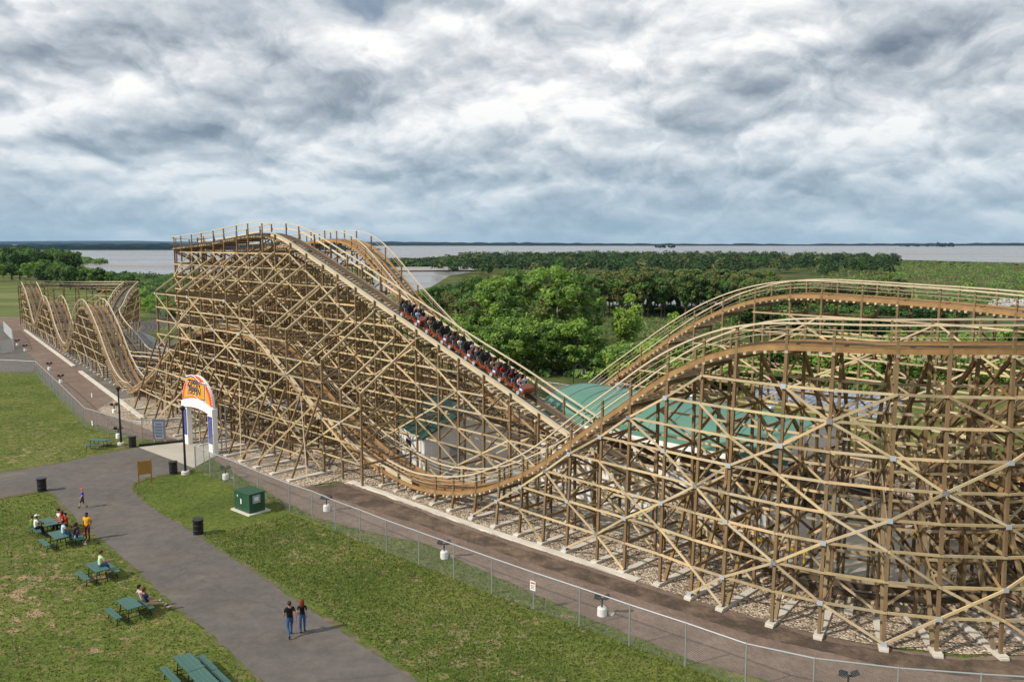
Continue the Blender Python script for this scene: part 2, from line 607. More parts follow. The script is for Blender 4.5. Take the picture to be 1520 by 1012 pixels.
    lk(t, nz(6, 4, 0.7), bp.inputs['Height'])
    lk(t, bp.outputs[0], b.inputs['Normal'])
    MAT['grass'] = m_
    m2 = m_.copy()
    m2.name = 'fresh_grass'
    for nd in m2.node_tree.nodes:
        if nd.type == 'VALTORGB' and len(nd.color_ramp.elements) == 3 and nd.color_ramp.elements[0].color[1] < 0.09:
            for e, c in zip(nd.color_ramp.elements, ((0.066, 0.120, 0.018), (0.085, 0.145, 0.024), (0.115, 0.175, 0.030))):
                e.color = (*c, 1)
        if nd.type == 'VALTORGB' and len(nd.color_ramp.elements) == 2 and nd.color_ramp.elements[0].color[0] == 0:
            nd.color_ramp.elements[1].color = (0.12, 0.12, 0.12, 1)
    MAT['fresh_grass'] = m2
    # gravel of pale and brown stones
    m_ = bpy.data.materials.new('gravel')
    m_.use_nodes = True
    t = m_.node_tree
    n = mk(t)
    b = t.nodes['Principled BSDF']
    b.inputs['Roughness'].default_value = 0.9
    tc = n('ShaderNodeTexCoord')
    vo = n('ShaderNodeTexVoronoi', i={'Scale': 8.5, 'Randomness': 1.0})
    lk(t, tc.outputs['Object'], vo.inputs['Vector'])
    sepc = n('ShaderNodeSeparateColor')
    lk(t, vo.outputs['Color'], sepc.inputs[0])
    r = n('ShaderNodeValToRGB')
    fill_ramp(r, [(0.0, (0.16, 0.115, 0.075)), (0.3, (0.30, 0.24, 0.17)), (0.6, (0.46, 0.39, 0.30)), (0.85, (0.66, 0.60, 0.52)), (1.0, (0.34, 0.22, 0.15))])
    lk(t, sepc.outputs[0], r.inputs[0])
    rd = n('ShaderNodeValToRGB')
    fill_ramp(rd, [(0.0, (1, 1, 1)), (0.55, (0.9, 0.9, 0.9)), (0.85, (0.22, 0.2, 0.18))])
    lk(t, vo.outputs['Distance'], rd.inputs[0])
    mx = n('ShaderNodeMix', data_type='RGBA', blend_type='MULTIPLY', i={'Factor': 1.0})
    lk(t, r.outputs[0], mx.inputs[6])
    lk(t, rd.outputs[0], mx.inputs[7])
    nz_ = n('ShaderNodeTexNoise', i={'Scale': 0.35, 'Detail': 5})
    lk(t, tc.outputs['Object'], nz_.inputs['Vector'])
    rn = n('ShaderNodeValToRGB')
    fill_ramp(rn, [(0.3, (0.85, 0.81, 0.76)), (0.65, (1.3, 1.27, 1.22))])
    lk(t, nz_.outputs['Fac'], rn.inputs[0])
    mx2 = n('ShaderNodeMix', data_type='RGBA', blend_type='MULTIPLY', i={'Factor': 1.0})
    lk(t, mx.outputs[2], mx2.inputs[6])
    lk(t, rn.outputs[0], mx2.inputs[7])
    lk(t, mx2.outputs[2], b.inputs['Base Color'])
    bp = n('ShaderNodeBump', i={'Strength': 1.0, 'Distance': 0.08})
    bp.invert = True
    lk(t, vo.outputs['Distance'], bp.inputs['Height'])
    lk(t, bp.outputs[0], b.inputs['Normal'])
    MAT['gravel'] = m_


ground_mats()
mat('asphalt', (0.118, 0.106, 0.097), 0.92, 0.2, nscale=0.22, namp=0.16, alt=(0.150, 0.127, 0.104), altscale=0.3, altlo=0.52, althi=0.78, bump=0.006, bscale=60)
mat('dirt', (0.165, 0.120, 0.096), 0.95, 0.1, nscale=2.2, namp=0.22, alt=(0.205, 0.152, 0.123), altscale=0.35, altlo=0.42, althi=0.62, bump=0.05, bscale=5)
mat('damp_dirt', (0.082, 0.062, 0.047), 0.95, 0.15, nscale=1.6, namp=0.30, alt=(0.165, 0.117, 0.085), altscale=0.5, altlo=0.44, althi=0.62, bump=0.05, bscale=5)
mat('edge_dirt', (0.135, 0.112, 0.070), 0.95, 0.1, nscale=2.5, namp=0.35, alt=(0.085, 0.105, 0.03), altscale=0.8, altlo=0.42, althi=0.56, bump=0.05, bscale=6)
mat('yard_dirt', (0.19, 0.155, 0.115), 0.95, 0.1, nscale=1.2, namp=0.2, alt=(0.115, 0.125, 0.045), altscale=0.22, altlo=0.44, althi=0.60, bump=0.05, bscale=4)
mat('track_yard', (0.165, 0.150, 0.135), 0.95, 0.1, nscale=1.4, namp=0.25, alt=(0.11, 0.085, 0.06), altscale=0.3, altlo=0.45, althi=0.6, bump=0.04, bscale=5)
mat('field_grass', (0.095, 0.128, 0.036), 0.95, 0.1, nscale=0.12, namp=0.18, alt=(0.165, 0.165, 0.066), altscale=0.02, altlo=0.48, althi=0.6, stretch=(1, 2.2, 1), bump=0.1, bscale=2)
mat('marsh_grass', (0.060, 0.085, 0.024), 0.95, 0.1, nscale=0.25, namp=0.35, alt=(0.105, 0.105, 0.035), altscale=0.03, altlo=0.45, althi=0.6, bump=0.3, bscale=1)
mat('reed_ground', (0.085, 0.118, 0.034), 0.95, 0.1, nscale=0.8, namp=0.3, bump=0.3, bscale=2)
mat('shore_stone', (0.30, 0.28, 0.26), 0.9, 0.2, nscale=0.4, namp=0.4)


def asphalt_cracks():
    t = MAT['asphalt'].node_tree
    n = mk(t)
    b = t.nodes['Principled BSDF']
    src = b.inputs['Base Color'].links[0].from_socket
    tc = n('ShaderNodeTexCoord')
    nz = n('ShaderNodeTexNoise', i={'Scale': 0.6, 'Detail': 4})
    lk(t, tc.outputs['Object'], nz.inputs['Vector'])
    va = n('ShaderNodeVectorMath', operation='MULTIPLY_ADD')
    va.inputs[1].default_value = (1.6, 1.6, 0)
    lk(t, nz.outputs['Color'], va.inputs[0])
    lk(t, tc.outputs['Object'], va.inputs[2])
    vo = n('ShaderNodeTexVoronoi', feature='DISTANCE_TO_EDGE', i={'Scale': 0.11})
    lk(t, va.outputs[0], vo.inputs['Vector'])
    mr = n('ShaderNodeMapRange', i={1: 0.001, 2: 0.006, 3: 0.86, 4: 1.0})
    lk(t, vo.outputs['Distance'], mr.inputs[0])
    st = n('ShaderNodeTexNoise', i={'Scale': 1.3, 'Detail': 7, 'Roughness': 0.75})
    lk(t, tc.outputs['Object'], st.inputs['Vector'])
    mr2 = n('ShaderNodeMapRange', i={1: 0.3, 2: 0.7, 3: 0.80, 4: 1.22})
    lk(t, st.outputs['Fac'], mr2.inputs[0])
    mm = n('ShaderNodeMath', operation='MULTIPLY')
    lk(t, mr.outputs[0], mm.inputs[0])
    lk(t, mr2.outputs[0], mm.inputs[1])
    hs = n('ShaderNodeHueSaturation')
    lk(t, mm.outputs[0], hs.inputs['Value'])
    lk(t, src, hs.inputs['Color'])
    lk(t, hs.outputs[0], b.inputs['Base Color'])


asphalt_cracks()


def water_mat():
    m_ = bpy.data.materials.new('lake_water')
    m_.use_nodes = True
    t = m_.node_tree
    n = mk(t)
    b = t.nodes['Principled BSDF']
    b.inputs['Base Color'].default_value = (0.20, 0.19, 0.18, 1)
    b.inputs['Roughness'].default_value = 0.22
    b.inputs['IOR'].default_value = 1.33
    tc = n('ShaderNodeTexCoord')
    nz = n('ShaderNodeTexNoise', i={'Scale': 0.35, 'Detail': 4})
    lk(t, tc.outputs['Object'], nz.inputs['Vector'])
    mp = n('ShaderNodeMapping')
    mp.inputs['Scale'].default_value = (0.0012, 0.010, 1)
    lk(t, tc.outputs['Object'], mp.inputs[0])
    n2 = n('ShaderNodeTexNoise', i={'Scale': 1.0, 'Detail': 6, 'Roughness': 0.65})
    lk(t, mp.outputs[0], n2.inputs['Vector'])
    r2 = n('ShaderNodeMapRange', i={1: 0.35, 2: 0.65, 3: 0.10, 4: 0.42})
    lk(t, n2.outputs['Fac'], r2.inputs[0])
    lk(t, r2.outputs[0], b.inputs['Roughness'])
    bp = n('ShaderNodeBump', i={'Strength': 0.5, 'Distance': 0.25})
    lk(t, nz.outputs['Fac'], bp.inputs['Height'])
    lk(t, bp.outputs[0], b.inputs['Normal'])
    MAT['lake_water'] = m_


water_mat()


# ------------------------------------------------------------------ setting: ground sheets
def dens(pts, step, jit, closed=True, seed=1):
    rg = random.Random(seed)
    out = []
    n_ = len(pts)
    for i in range(n_ if closed else n_ - 1):
        a, b = Vector(pts[i][:2]), Vector(pts[(i + 1) % n_][:2])
        L = (b - a).length
        k = max(1, min(400, int(L / step)))
        nn = Vector((-(b - a).y, (b - a).x)).normalized() if L > 1e-6 else Vector((0, 0))
        ph = rg.random() * 9
        for j in range(k):
            q = a + (b - a) * j / k
            if j:
                q = q + nn * (jit * (rg.uniform(-1, 1) * 0.6 + math.sin(ph + j * step * 0.9) * 0.6))
            out.append(q)
    return out


def sheet(name, pts, z, m_, step=0.5, jit=0.0, seed=1, kind='structure'):
    pts = [Vector(p) for p in pts]
    if jit:
        pts = dens(pts, step, jit, seed=seed)
    bm = bmesh.new()
    vs = [bm.verts.new((p[0], p[1], z)) for p in pts]
    f = bm.faces.new(vs)
    if f.normal.z < 0:
        f.normal_flip()
    bmesh.ops.triangulate(bm, faces=[f])
    me = bpy.data.meshes.new(name)
    bm.to_mesh(me)
    bm.free()
    for p in me.polygons:
        if p.normal.z < 0:
            p.flip()
    me.materials.append(MAT[m_])
    o = link(name, me)
    o['kind'] = kind
    return o


P = lambda lst, z=0.0: [gp(x, y, z) for x, y in lst]

# one ground sheet to beyond the horizon, finer near the eye so that it stays even
sheet('ground', [(-16000, -300), (16000, -300), (16000, 16000), (-16000, 16000)], 0.0, 'grass')
# far land under the woods
sheet('marsh', P([(560, 560), (640, 480), (640, 400), (700, 384), (1000, 381), (1300, 385), (1540, 390), (1800, 392), (2100, 470), (2100, 620), (1400, 560), (1000, 590), (800, 590)]), 0.008, 'marsh_grass', 6, 2.0)
sheet('wetland', P([(100, 402), (240, 402), (400, 399), (560, 399), (560, 470), (300, 470), (200, 452), (120, 430)]), 0.004, 'marsh_grass')
sheet('field', P([(-500, 409), (80, 409), (190, 437), (240, 462), (210, 468), (36, 474), (-500, 474)]), 0.010, 'field_grass', 4, 1.0)
sheet('field_track', P([(-300, 471), (34, 470), (60, 474), (34, 479), (-300, 481)]), 0.015, 'yard_dirt', 3, 0.4)
# water
sheet('lake', [(-16000, 15500)] + P([(-9, 368.5), (95, 381), (112, 393), (170, 405), (245, 408), (420, 400), (560, 397.5), (566, 387), (640, 386.6), (740, 382), (900, 380.5), (1200, 382.5), (1340, 386), (1540, 391), (1700, 394), (2300, 396)]) + [(16000, 15500)], 0.05, 'lake_water')
sheet('lagoon', P([(540, 403.5), (600, 403.2), (690, 402.6), (700, 404), (668, 409), (640, 426), (600, 436), (520, 442), (430, 436), (470, 412)]), 0.06, 'lake_water')
sheet('pond', P([(862, 428), (1120, 432), (1112, 452), (1000, 455), (880, 452)]), 0.055, 'lake_water')
sheet('breakwater', P([(556, 397.8), (640, 397.2), (705, 396.5), (705, 402.6), (640, 403), (540, 403.6)]), 0.7, 'shore_stone', 4, 0.8)
sheet('sandbar', P([(132, 391), (190, 392.6), (245, 394.5), (245, 395.8), (190, 394.8), (130, 393)]), 0.12, 'shore_stone', 6, 2)
sheet('shoal', P([(752, 368.6), (805, 369.0), (805, 369.5), (752, 369.1)]), 0.25, 'shore_stone')
# back yard behind the ride
sheet('yard', [XY(-118, 9), XY(-60, 26), XY(-30, 40), XY(20, 50), XY(40, 36), XY(30, 6), XY(-100, 6)], 0.012, 'yard_dirt', 1.5, 0.5)
sheet('yard_path', P([(790, 575), (840, 572), (1010, 590), (1100, 598), (1100, 606), (850, 592)]), 0.024, 'dirt', 1, 0.3)
sheet('back_road', P([(150, 530), (172, 507), (196, 490), (208, 480), (262, 465), (340, 462), (340, 560), (238, 560)]), 0.022, 'asphalt', 1.5, 0.3)
sheet('back_lawn', P([(218, 496), (242, 484), (330, 480), (330, 512), (240, 505)]), 0.026, 'field_grass', 1.5, 0.3)
# ground inside the left arm of the ride
sheet('track_bed', P([(36, 487), (40, 478), (200, 470), (225, 480), (196, 500), (262, 620), (210, 640), (188, 604), (119, 552), (109, 545)]), 0.017, 'track_yard', 1.2, 0.2)
# service road between fence and ride
sheet('service_road', P([(-40, 470), (36, 474), (110, 541), (190, 601), (236, 633), (292, 652), (335, 671), (450, 722)]) + [XY(-54, -0.6), XY(-26, 0.2), XY(-21, 0.7), XY(-15.2, 1.5), XY(-11, 3.6), XY(-8, 6.6), XY(-4, 14)] +
      [gp(1800, 900), gp(1800, 1150)] + P([(1250, 1050), (1110, 1001), (1050, 986), (985, 962), (900, 927), (850, 906), (770, 869), (700, 839), (640, 809), (560, 791), (480, 771), (430, 748), (345, 700), (300, 668), (200, 648), (128, 626), (54, 546), (20, 510), (-40, 500)]), 0.020, 'dirt', 0.4, 0.14, 5)
sheet('wheel_track', [XY(a, b) for a, b in ((-55.6, -3.7), (-54.6, -1.0), (-50, -0.9), (-36, -1.0), (-26, -0.3), (-21, 0.2), (-15.2, 1.0), (-11, 3.2), (-7, 7.0), (-4, 13), (-2.5, 12), (-5.3, 6.0), (-9.2, 2.6), (-13.2, 0.3), (-18.4, -1.0), (-25, -1.7), (-33, -2.2), (-44, -2.8), (-51, -3.4))], 0.028, 'damp_dirt', 0.4, 0.10, 8)
sheet('left_apron', P([(-60, 478), (0, 480), (18, 500), (52, 534), (50, 553), (0, 552), (-60, 552)]), 0.030, 'asphalt', 1, 0.1)
# gravel under the timber
sheet('gravel_bed', [XY(a, b) for a, b in ((-104, -1.0), (-99, -4.7), (-93, -4.5), (-80, -4.2), (-68, -4.0), (-56.2, -4.0), (-55.4, -0.9), (-50, -0.55), (-36, -0.45), (-26.5, 0.1), (-21, 0.55), (-18, 0.9), (-15.2, 1.6), (-13, 2.6), (-11, 3.9), (-9, 5.8), (-6.5, 10), (-5, 16), (-5, 30), (-30, 34), (-60, 27), (-106, 16))], 0.032, 'gravel', 0.5, 0.12, 3)
sheet('station_yard', [XY(-44, 3.5), XY(-20, 7.5), XY(-13, 10), XY(-13, 24), XY(-46, 24), XY(-62, 14), XY(-62, 5)], 0.046, 'pad_concrete')
# visitors' path and the pad at the arch
PATH = P([(-120, 722), (0, 702), (80, 690), (150, 675), (205, 664.5), (246, 680), (287, 695.5), (262, 702), (240, 704), (215, 709), (198, 716), (195, 724), (203, 736), (240, 765), (290, 792), (330, 821), (400, 866), (480, 920), (560, 974), (640, 1024), (760, 1100),
          (480, 1120), (395, 1014), (330, 956), (250, 889), (170, 815), (130, 785), (100, 755), (80, 732), (58, 728), (0, 738), (-120, 764)])
sheet('path', PATH, 0.036, 'asphalt', 0.35, 0.07, 4)
sheet('path_edge', [p + Vector(((p - Vector((-24, 56, 0))).normalized()) * 0.0) for p in P([(-120, 719), (0, 699.5), (80, 687.5), (150, 673), (203, 663), (292, 697), (262, 704), (240, 706.5), (217, 711.5), (202, 718), (199, 724), (207, 735), (244, 763), (294, 789), (336, 819), (406, 863), (486, 916), (566, 969), (650, 1022), (775, 1100),
          (470, 1125), (389, 1016), (325, 958), (245, 892), (166, 818), (125, 787), (95, 758), (77, 736), (58, 731), (0, 741.5), (-120, 768)])], 0.034, 'edge_dirt', 0.3, 0.20, 9)
sheet('fresh_lawn', P([(201, 722), (218, 712), (262, 705), (292, 702), (345, 722), (400, 748), (428, 762), (372, 778), (312, 792), (290, 792), (240, 765), (206, 736)]), 0.006, 'fresh_grass', 0.4, 0.12, 12)
sheet('grass_verge', P([(294, 793), (330, 806), (350, 822), (420, 862), (500, 915), (590, 972), (680, 1030), (640, 1030), (560, 976), (480, 922), (400, 868), (330, 823)]), 0.007, 'fresh_grass', 0.4, 0.22, 13)
sheet('concrete_pad', P([(205, 664.3), (273, 657), (300, 650), (330, 660), (326, 674), (287, 695)]), 0.050, 'pad_concrete')


# ------------------------------------------------------------------ far shore
def shore_ridge(name, x0, x1, dist, h, seed, m_, base=0.0, step=60, depth=500, tips=0.35):
    """A wooded shore far off: a long low bank with an uneven treetop line."""
    rg = random.Random(seed)
    mb = MB()
    x = x0
    rings = []
    ph = rg.random() * 10
    while x <= x1:
        e = min(1, (x - x0) / (0.06 * (x1 - x0)) + 0.15, (x1 - x) / (0.06 * (x1 - x0)) + 0.15)
        hh = h * e * (0.75 + 0.25 * math.sin(x / 900 + ph) + tips * (rg.random() - 0.5)) + base
        hb = hh * 1.1
        rings.append([(x, dist, 0), (x, dist, hh * 0.85), (x, dist + depth * 0.4, hb), (x, dist + depth, 0)])
        x += step * rg.uniform(0.6, 1.4)
    mb.sweep(rings, closed=True, mi=0)
    o = mb.build(name, m_)
    o['kind'] = 'structure'
    return o


mat('far_wood', (0.014, 0.034, 0.042), 0.95, 0.05, nscale=0.012, namp=0.35)  # bluish: some of the distant haze is put into the treetop colour
mat('distant_hill', (0.022, 0.055, 0.085), 0.95, 0.05, nscale=0.002, namp=0.2)  # the blue of far air is put into the hill colour
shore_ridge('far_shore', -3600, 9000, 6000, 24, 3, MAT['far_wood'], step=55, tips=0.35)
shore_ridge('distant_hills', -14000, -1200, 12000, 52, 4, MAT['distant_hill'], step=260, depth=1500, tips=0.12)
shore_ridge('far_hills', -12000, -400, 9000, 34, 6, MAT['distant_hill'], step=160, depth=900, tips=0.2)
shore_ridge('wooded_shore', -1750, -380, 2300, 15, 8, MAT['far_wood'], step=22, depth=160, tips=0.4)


# ------------------------------------------------------------------ vegetation
def leaf_mesh(name, C, Nn, size, mats, mi=None, extra=None, squash=1.0):
    """Leaf-sized kites at points C facing Nn; extra = an MB of limbs appended with material slot len(mats)-1."""
    n_ = len(C)
    Nn = Nn / np.maximum(np.linalg.norm(Nn, axis=1, keepdims=True), 1e-6)
    ref = RNG.normal(size=(n_, 3))
    A = np.cross(Nn, ref)
    A /= np.maximum(np.linalg.norm(A, axis=1, keepdims=True), 1e-6)
    B = np.cross(Nn, A)
    s = (size * RNG.uniform(0.6, 1.35, n_))[:, None]
    V = np.empty((n_, 4, 3))
    V[:, 0] = C - A * s * 0.62
    V[:, 1] = C + B * s * 0.40 * squash - A * s * 0.08
    V[:, 2] = C + A * s * 0.72
    V[:, 3] = C - B * s * 0.40 * squash + A * s * 0.02
    verts = V.reshape(-1, 3)
    me = bpy.data.meshes.new(name)
    nv, nf = len(verts), n_
    me.vertices.add(nv)
    me.vertices.foreach_set('co', verts.astype(np.float32).ravel())
    me.loops.add(nf * 4)
    me.loops.foreach_set('vertex_index', np.arange(nf * 4, dtype=np.int32))
    me.polygons.add(nf)
    me.polygons.foreach_set('loop_start', np.arange(0, nf * 4, 4, dtype=np.int32))
    for m_ in mats:
        me.materials.append(MAT[m_])
    if mi is not None:
        me.polygons.foreach_set('material_index', np.asarray(mi, dtype=np.int32))
    me.update(calc_edges=True)
    return me


def crown_points(n, rx, rz, cz, clumps, tight, seed, flat=0.0):
    """Leaf positions in clumps through an uneven ellipsoid, with outward normals."""
    rg = np.random.default_rng(seed)
    d = rg.normal(size=(clumps, 3))
    d /= np.linalg.norm(d, axis=1, keepdims=True)
    rad = rg.uniform(0.45, 1.0, clumps) ** 0.6
    cc = d * rad[:, None] * np.array([rx, rx, rz]) * rg.uniform(0.75, 1.1, (clumps, 1))
    cc[:, 2] += cz
    which = rg.integers(0, clumps, n)
    cr = rg.uniform(0.7, 1.35, clumps) * tight
    o = rg.normal(size=(n, 3))
    o /= np.linalg.norm(o, axis=1, keepdims=True)
    rr = rg.uniform(0.35, 1.0, n) ** 0.5
    Cp = cc[which] + o * (cr[which] * rr)[:, None] * np.array([1, 1, 0.75])
    Nn = o * 0.8 + rg.normal(size=(n, 3)) * 0.55 + np.array([0, 0, 0.5])
    return Cp, Nn, which


def limb_mb(h, r, seed, spread, limbs=6, lean=0.03):
    rg = random.Random(seed)
    mb = MB()
    p = Vector((0, 0, -0.1))
    pts, rs = [p], [r * 1.25]
    for k in range(1, 7):
        p = Vector((rg.uniform(-lean, lean) * h * k / 6, rg.uniform(-lean, lean) * h * k / 6, h * k / 6 * 0.9))
        pts.append(p)
        rs.append(r * (1 - 0.13 * k))
    mb.tube(pts, rs, 7)
    for k in range(limbs):
        i = rg.randint(2, 5)
        a = rg.uniform(0, 2 * PI)
        q = pts[i] + Vector((math.cos(a), math.sin(a), 0.9)) * spread * rg.uniform(0.5, 0.9)
        mid = (pts[i] + q) / 2 + Vector((0, 0, -0.08 * spread))
        mb.tube([pts[i], mid, q], [rs[i] * 0.6, rs[i] * 0.4, rs[i] * 0.15], 5)
    return mb


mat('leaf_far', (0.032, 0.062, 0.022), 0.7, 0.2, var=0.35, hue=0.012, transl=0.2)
TREES = {}


def tree_kind(key, n, rx, rz, cz, clumps, tight, leaf, mats, h, r, bark, seed, limbs=7, shares=None, squash=1.0):
    out = []
    for v in range(3):
        Cp, Nn, which = crown_points(n, rx, rz, cz, clumps, tight, seed + v)
        rg = np.random.default_rng(seed + 50 + v)
        cm = rg.choice(len(mats), clumps, p=shares)
        me = leaf_mesh(key + '_crown', Cp, Nn, leaf, mats, cm[which], squash=squash)
        tm = limb_mb(h, r, seed + v, rx * 0.9, limbs).mesh(key + '_trunk', MAT[bark], True)
        out.append((me, tm))
    TREES[key] = out


# unit sizes in metres; copies are scaled a little
tree_kind('broad', 5600, 4.7, 5.4, 8.2, 46, 1.25, 0.46, ['leaf_mid', 'leaf_bright', 'leaf_deep'], 11.0, 0.26, 'bark', 10, shares=[.42, .50, .08])
tree_kind('tall', 5600, 3.8, 6.8, 9.4, 50, 1.15, 0.44, ['leaf_mid', 'leaf_olive', 'leaf_bright'], 13.5, 0.25, 'pale_bark', 20, shares=[.34, .14, .52])
tree_kind('bush', 3600, 3.1, 2.6, 2.5, 34, 0.95, 0.40, ['leaf_bright', 'leaf_mid', 'leaf_lime'], 3.6, 0.12, 'bark', 30, shares=[.55, .35, .10])
tree_kind('lime', 2600, 2.0, 3.9, 5.2, 40, 0.95, 0.42, ['leaf_lime', 'leaf_bright'], 7.5, 0.12, 'pale_bark', 40, shares=[.6, .4])
tree_kind('cotton', 1700, 2.6, 4.3, 8.6, 26, 1.05, 0.56, ['leaf_olive', 'leaf_brown', 'leaf_deep', 'leaf_mid'], 11.0, 0.24, 'bark', 50, shares=[.44, .06, .24, .26])
tree_kind('dark', 3200, 4.4, 4.2, 6.8, 50, 1.5, 0.58, ['leaf_deep', 'leaf_mid'], 9.5, 0.28, 'bark', 60, shares=[.65, .35])
tree_kind('poplar', 2200, 2.3, 5.6, 6.3, 40, 1.2, 0.60, ['leaf_deep', 'leaf_mid'], 10.5, 0.2, 'bark', 70, shares=[.6, .4])
tree_kind('olive', 2600, 3.9, 4.2, 6.6, 44, 1.3, 0.55, ['leaf_olive', 'leaf_brown', 'leaf_mid'], 9.5, 0.22, 'bark', 80, shares=[.45, .25, .30])
UNIT = {'broad': 14.2, 'tall': 16.4, 'bush': 5.6, 'lime': 9.6, 'cotton': 13.2, 'dark': 11.6, 'poplar': 12.6, 'olive': 11.2}
NAMES = {'broad': 'broadleaf_tree', 'tall': 'cottonwood_tree', 'bush': 'leafy_bush', 'lime': 'young_tree', 'cotton': 'slender_tree', 'dark': 'dark_tree', 'poplar': 'poplar_tree', 'olive': 'willow_tree'}
tcount = 0


def plant(key, p, height, label, group=None, wide=1.0, cat=None):
    """One tree: a top-level Empty with its trunk and crown."""
    global tcount
    tcount += 1
    me, tm = TREES[key][tcount % 3]
    o = empty(NAMES[key], (p[0], p[1], 0), random.uniform(0, 2 * PI))
    k = height / UNIT[key]
    o.scale = (k * wide, k * wide, k)
    link('crown', me, o)
    link('trunk', tm, o)
    tag(o, label, cat or ('bush' if key == 'bush' else 'tree'), group)
    return o


def at(px, base_y, top_y):
    p = gp(px, base_y)
    return p, max(1.5, zat(px, top_y, p))


def stand(key, spots, label, group, wide=1.0, jit=0.0):
    for px, by, ty in spots:
        p, h = at(px, by, ty)
        plant(key, p, h, label, group, wide * random.uniform(0.9, 1.12))


# big cottonwoods behind the drop, one by one
stand('tall', [(742, 535, 400), (772, 528, 390), (800, 535, 391), (828, 540, 384), (852, 536, 394), (872, 520, 416), (715, 515, 408)], 'tall cottonwood in the dense clump beyond the riding train', 'tall cottonwoods beyond the train', 1.05)
p, h = at(826, 470, 376)
plant('poplar', p, h, 'highest treetop, standing above the cottonwood clump against the lake', None, 0.55)
stand('dark', [(640, 470, 424), (662, 462, 418), (688, 470, 420), (705, 470, 410), (618, 478, 432), (652, 500, 440)], 'dark round tree beside the small lagoon', 'dark trees by the lagoon', 0.95)
stand('olive', [(735, 470, 404), (760, 462, 398), (700, 455, 405), (675, 500, 436), (800, 466, 398), (850, 462, 394), (722, 500, 424), (668, 486, 428), (748, 490, 412), (690, 520, 440)], 'olive tree at the back of the dense clump', 'olive trees at the back of the clump', 1.0)
stand('broad', [(655, 540, 468), (690, 552, 470), (725, 556, 478), (757, 558, 470), (790, 556, 476), (768, 548, 452), (818, 554, 466), (836, 550, 474), (700, 535, 452), (640, 522, 462)], 'leafy green tree in the front row of the clump above the train', 'leafy trees in front of the cottonwoods', 1.1)
stand('broad', [(858, 556, 464)], 'round light-topped tree standing forward of the clump beside the reed field', None, 1.15)
stand('lime', [(929, 520, 432)], 'slim lime green young tree standing alone in the reed field', None, 1.0)
stand('lime', [(1001, 505, 458)], 'small lime green sapling rising from the reeds in front of the bare trunks', None, 0.9)
stand('bush', [(905, 558, 512), (935, 556, 512), (955, 572, 494), (982, 570, 492), (1012, 572, 502), (925, 568, 530), (1040, 566, 508), (888, 556, 520), (966, 578, 520), (996, 584, 512), (1060, 574, 502)], 'bright green bush beside the reed field', 'bright bushes beside the reed field', 1.1)
stand('bush', [(1090, 570, 508), (1125, 560, 500), (1150, 575, 505), (1190, 565, 498), (1230, 570, 505), (1290, 575, 505), (1335, 572, 515), (1380, 570, 512), (1420, 575, 516), (1465, 570, 508), (1510, 572, 512), (1260, 555, 488), (1350, 550, 485), (1450, 548, 485), (1500, 545, 480), (1400, 552, 490), (1545, 560, 500)],
      'green bush seen through the timber behind the station', 'bushes behind the station', 1.2)
# the line of bare-stemmed trees in front of the water
row = []
rg = random.Random(5)
for k in range(60):
    px = 866 + k * 4.7 + rg.uniform(-2.5, 2.5)
    row.append((px, 474 + rg.uniform(-5, 3), 407 + rg.uniform(-7, 7)))
stand('cotton', row, 'slender bare-stemmed tree in the long row beyond the reed field', 'row of slender bare-stemmed trees', 0.95)
row = [(876 + k * 11 + rg.uniform(-4, 4), 455 + rg.uniform(-3, 3), 398 + rg.uniform(-5, 5)) for k in range(25)]
stand('cotton', row, 'slender tree in the second row behind the bare stems', 'second row behind the bare stems', 1.25)
row = [(1122 + k * 13 + rg.uniform(-4, 4), 482 + rg.uniform(-6, 8), 414 + rg.uniform(-8, 8)) for k in range(17)]
stand('olive', row, 'olive brown tree above the high rear track', 'olive trees above the rear track', 1.0)
row = [(1110 + k * 16 + rg.uniform(-5, 5), 512 + rg.uniform(-8, 8), 452 + rg.uniform(-8, 8)) for k in range(20)]
stand('dark', row, 'dark tree seen through the posts of the rear track', 'dark trees behind the rear track', 1.1)
row = [(868 + k * 13 + rg.uniform(-5, 5), 464 + k * .7 + rg.uniform(-4, 4), 450 + k * .6 + rg.uniform(-6, 5)) for k in range(22)]
stand('dark', row, 'low dark shrub at the foot of the bare stems', 'dark shrubs at the foot of the bare stems', 1.6)
# tree belt at the far side of the field
row = [(-20 + k * 12.5 + rg.uniform(-3, 3), 412 + rg.uniform(-4, 5), 369 + rg.uniform(-5, 4)) for k in range(11)]
stand('dark', row, 'large dark tree in the belt at the far side of the field', 'dark trees along the far side of the field', 1.0)
row = [(-24 + k * 14 + rg.uniform(-3, 3), 417 + rg.uniform(-2, 3), 388 + rg.uniform(-6, 6)) for k in range(9)]
stand('broad', row, 'leafy tree at the foot of the dark belt beside the field', 'leafy trees beside the field', 1.0)
row = [(62 + k * 8.5 + rg.uniform(-2, 2), 422 + k * 1.2 + rg.uniform(-2, 2), 386 + k * 1.15 + rg.uniform(-3, 2)) for k in range(16)]
stand('poplar', row, 'upright tree in the straight dense row beside the mown field', 'upright trees in a straight row', 1.35)
row = [(188 + k * 8 + rg.uniform(-2, 2), 452 + k * 2.5 + rg.uniform(-2, 2), 420 + k * 4 + rg.uniform(-4, 4)) for k in range(9)]
stand('bush', row, 'bright shrub between the far turn and the tall lift structure', 'bright shrubs behind the far turn', 1.25)
row = [(150 + k * 6 + rg.uniform(-2, 2), 430 + rg.uniform(-3, 3), 404 + rg.uniform(-4, 4)) for k in range(8)]
stand('poplar', row, 'small dark tree at the water side of the straight row', 'small dark trees by the water', 1.0)


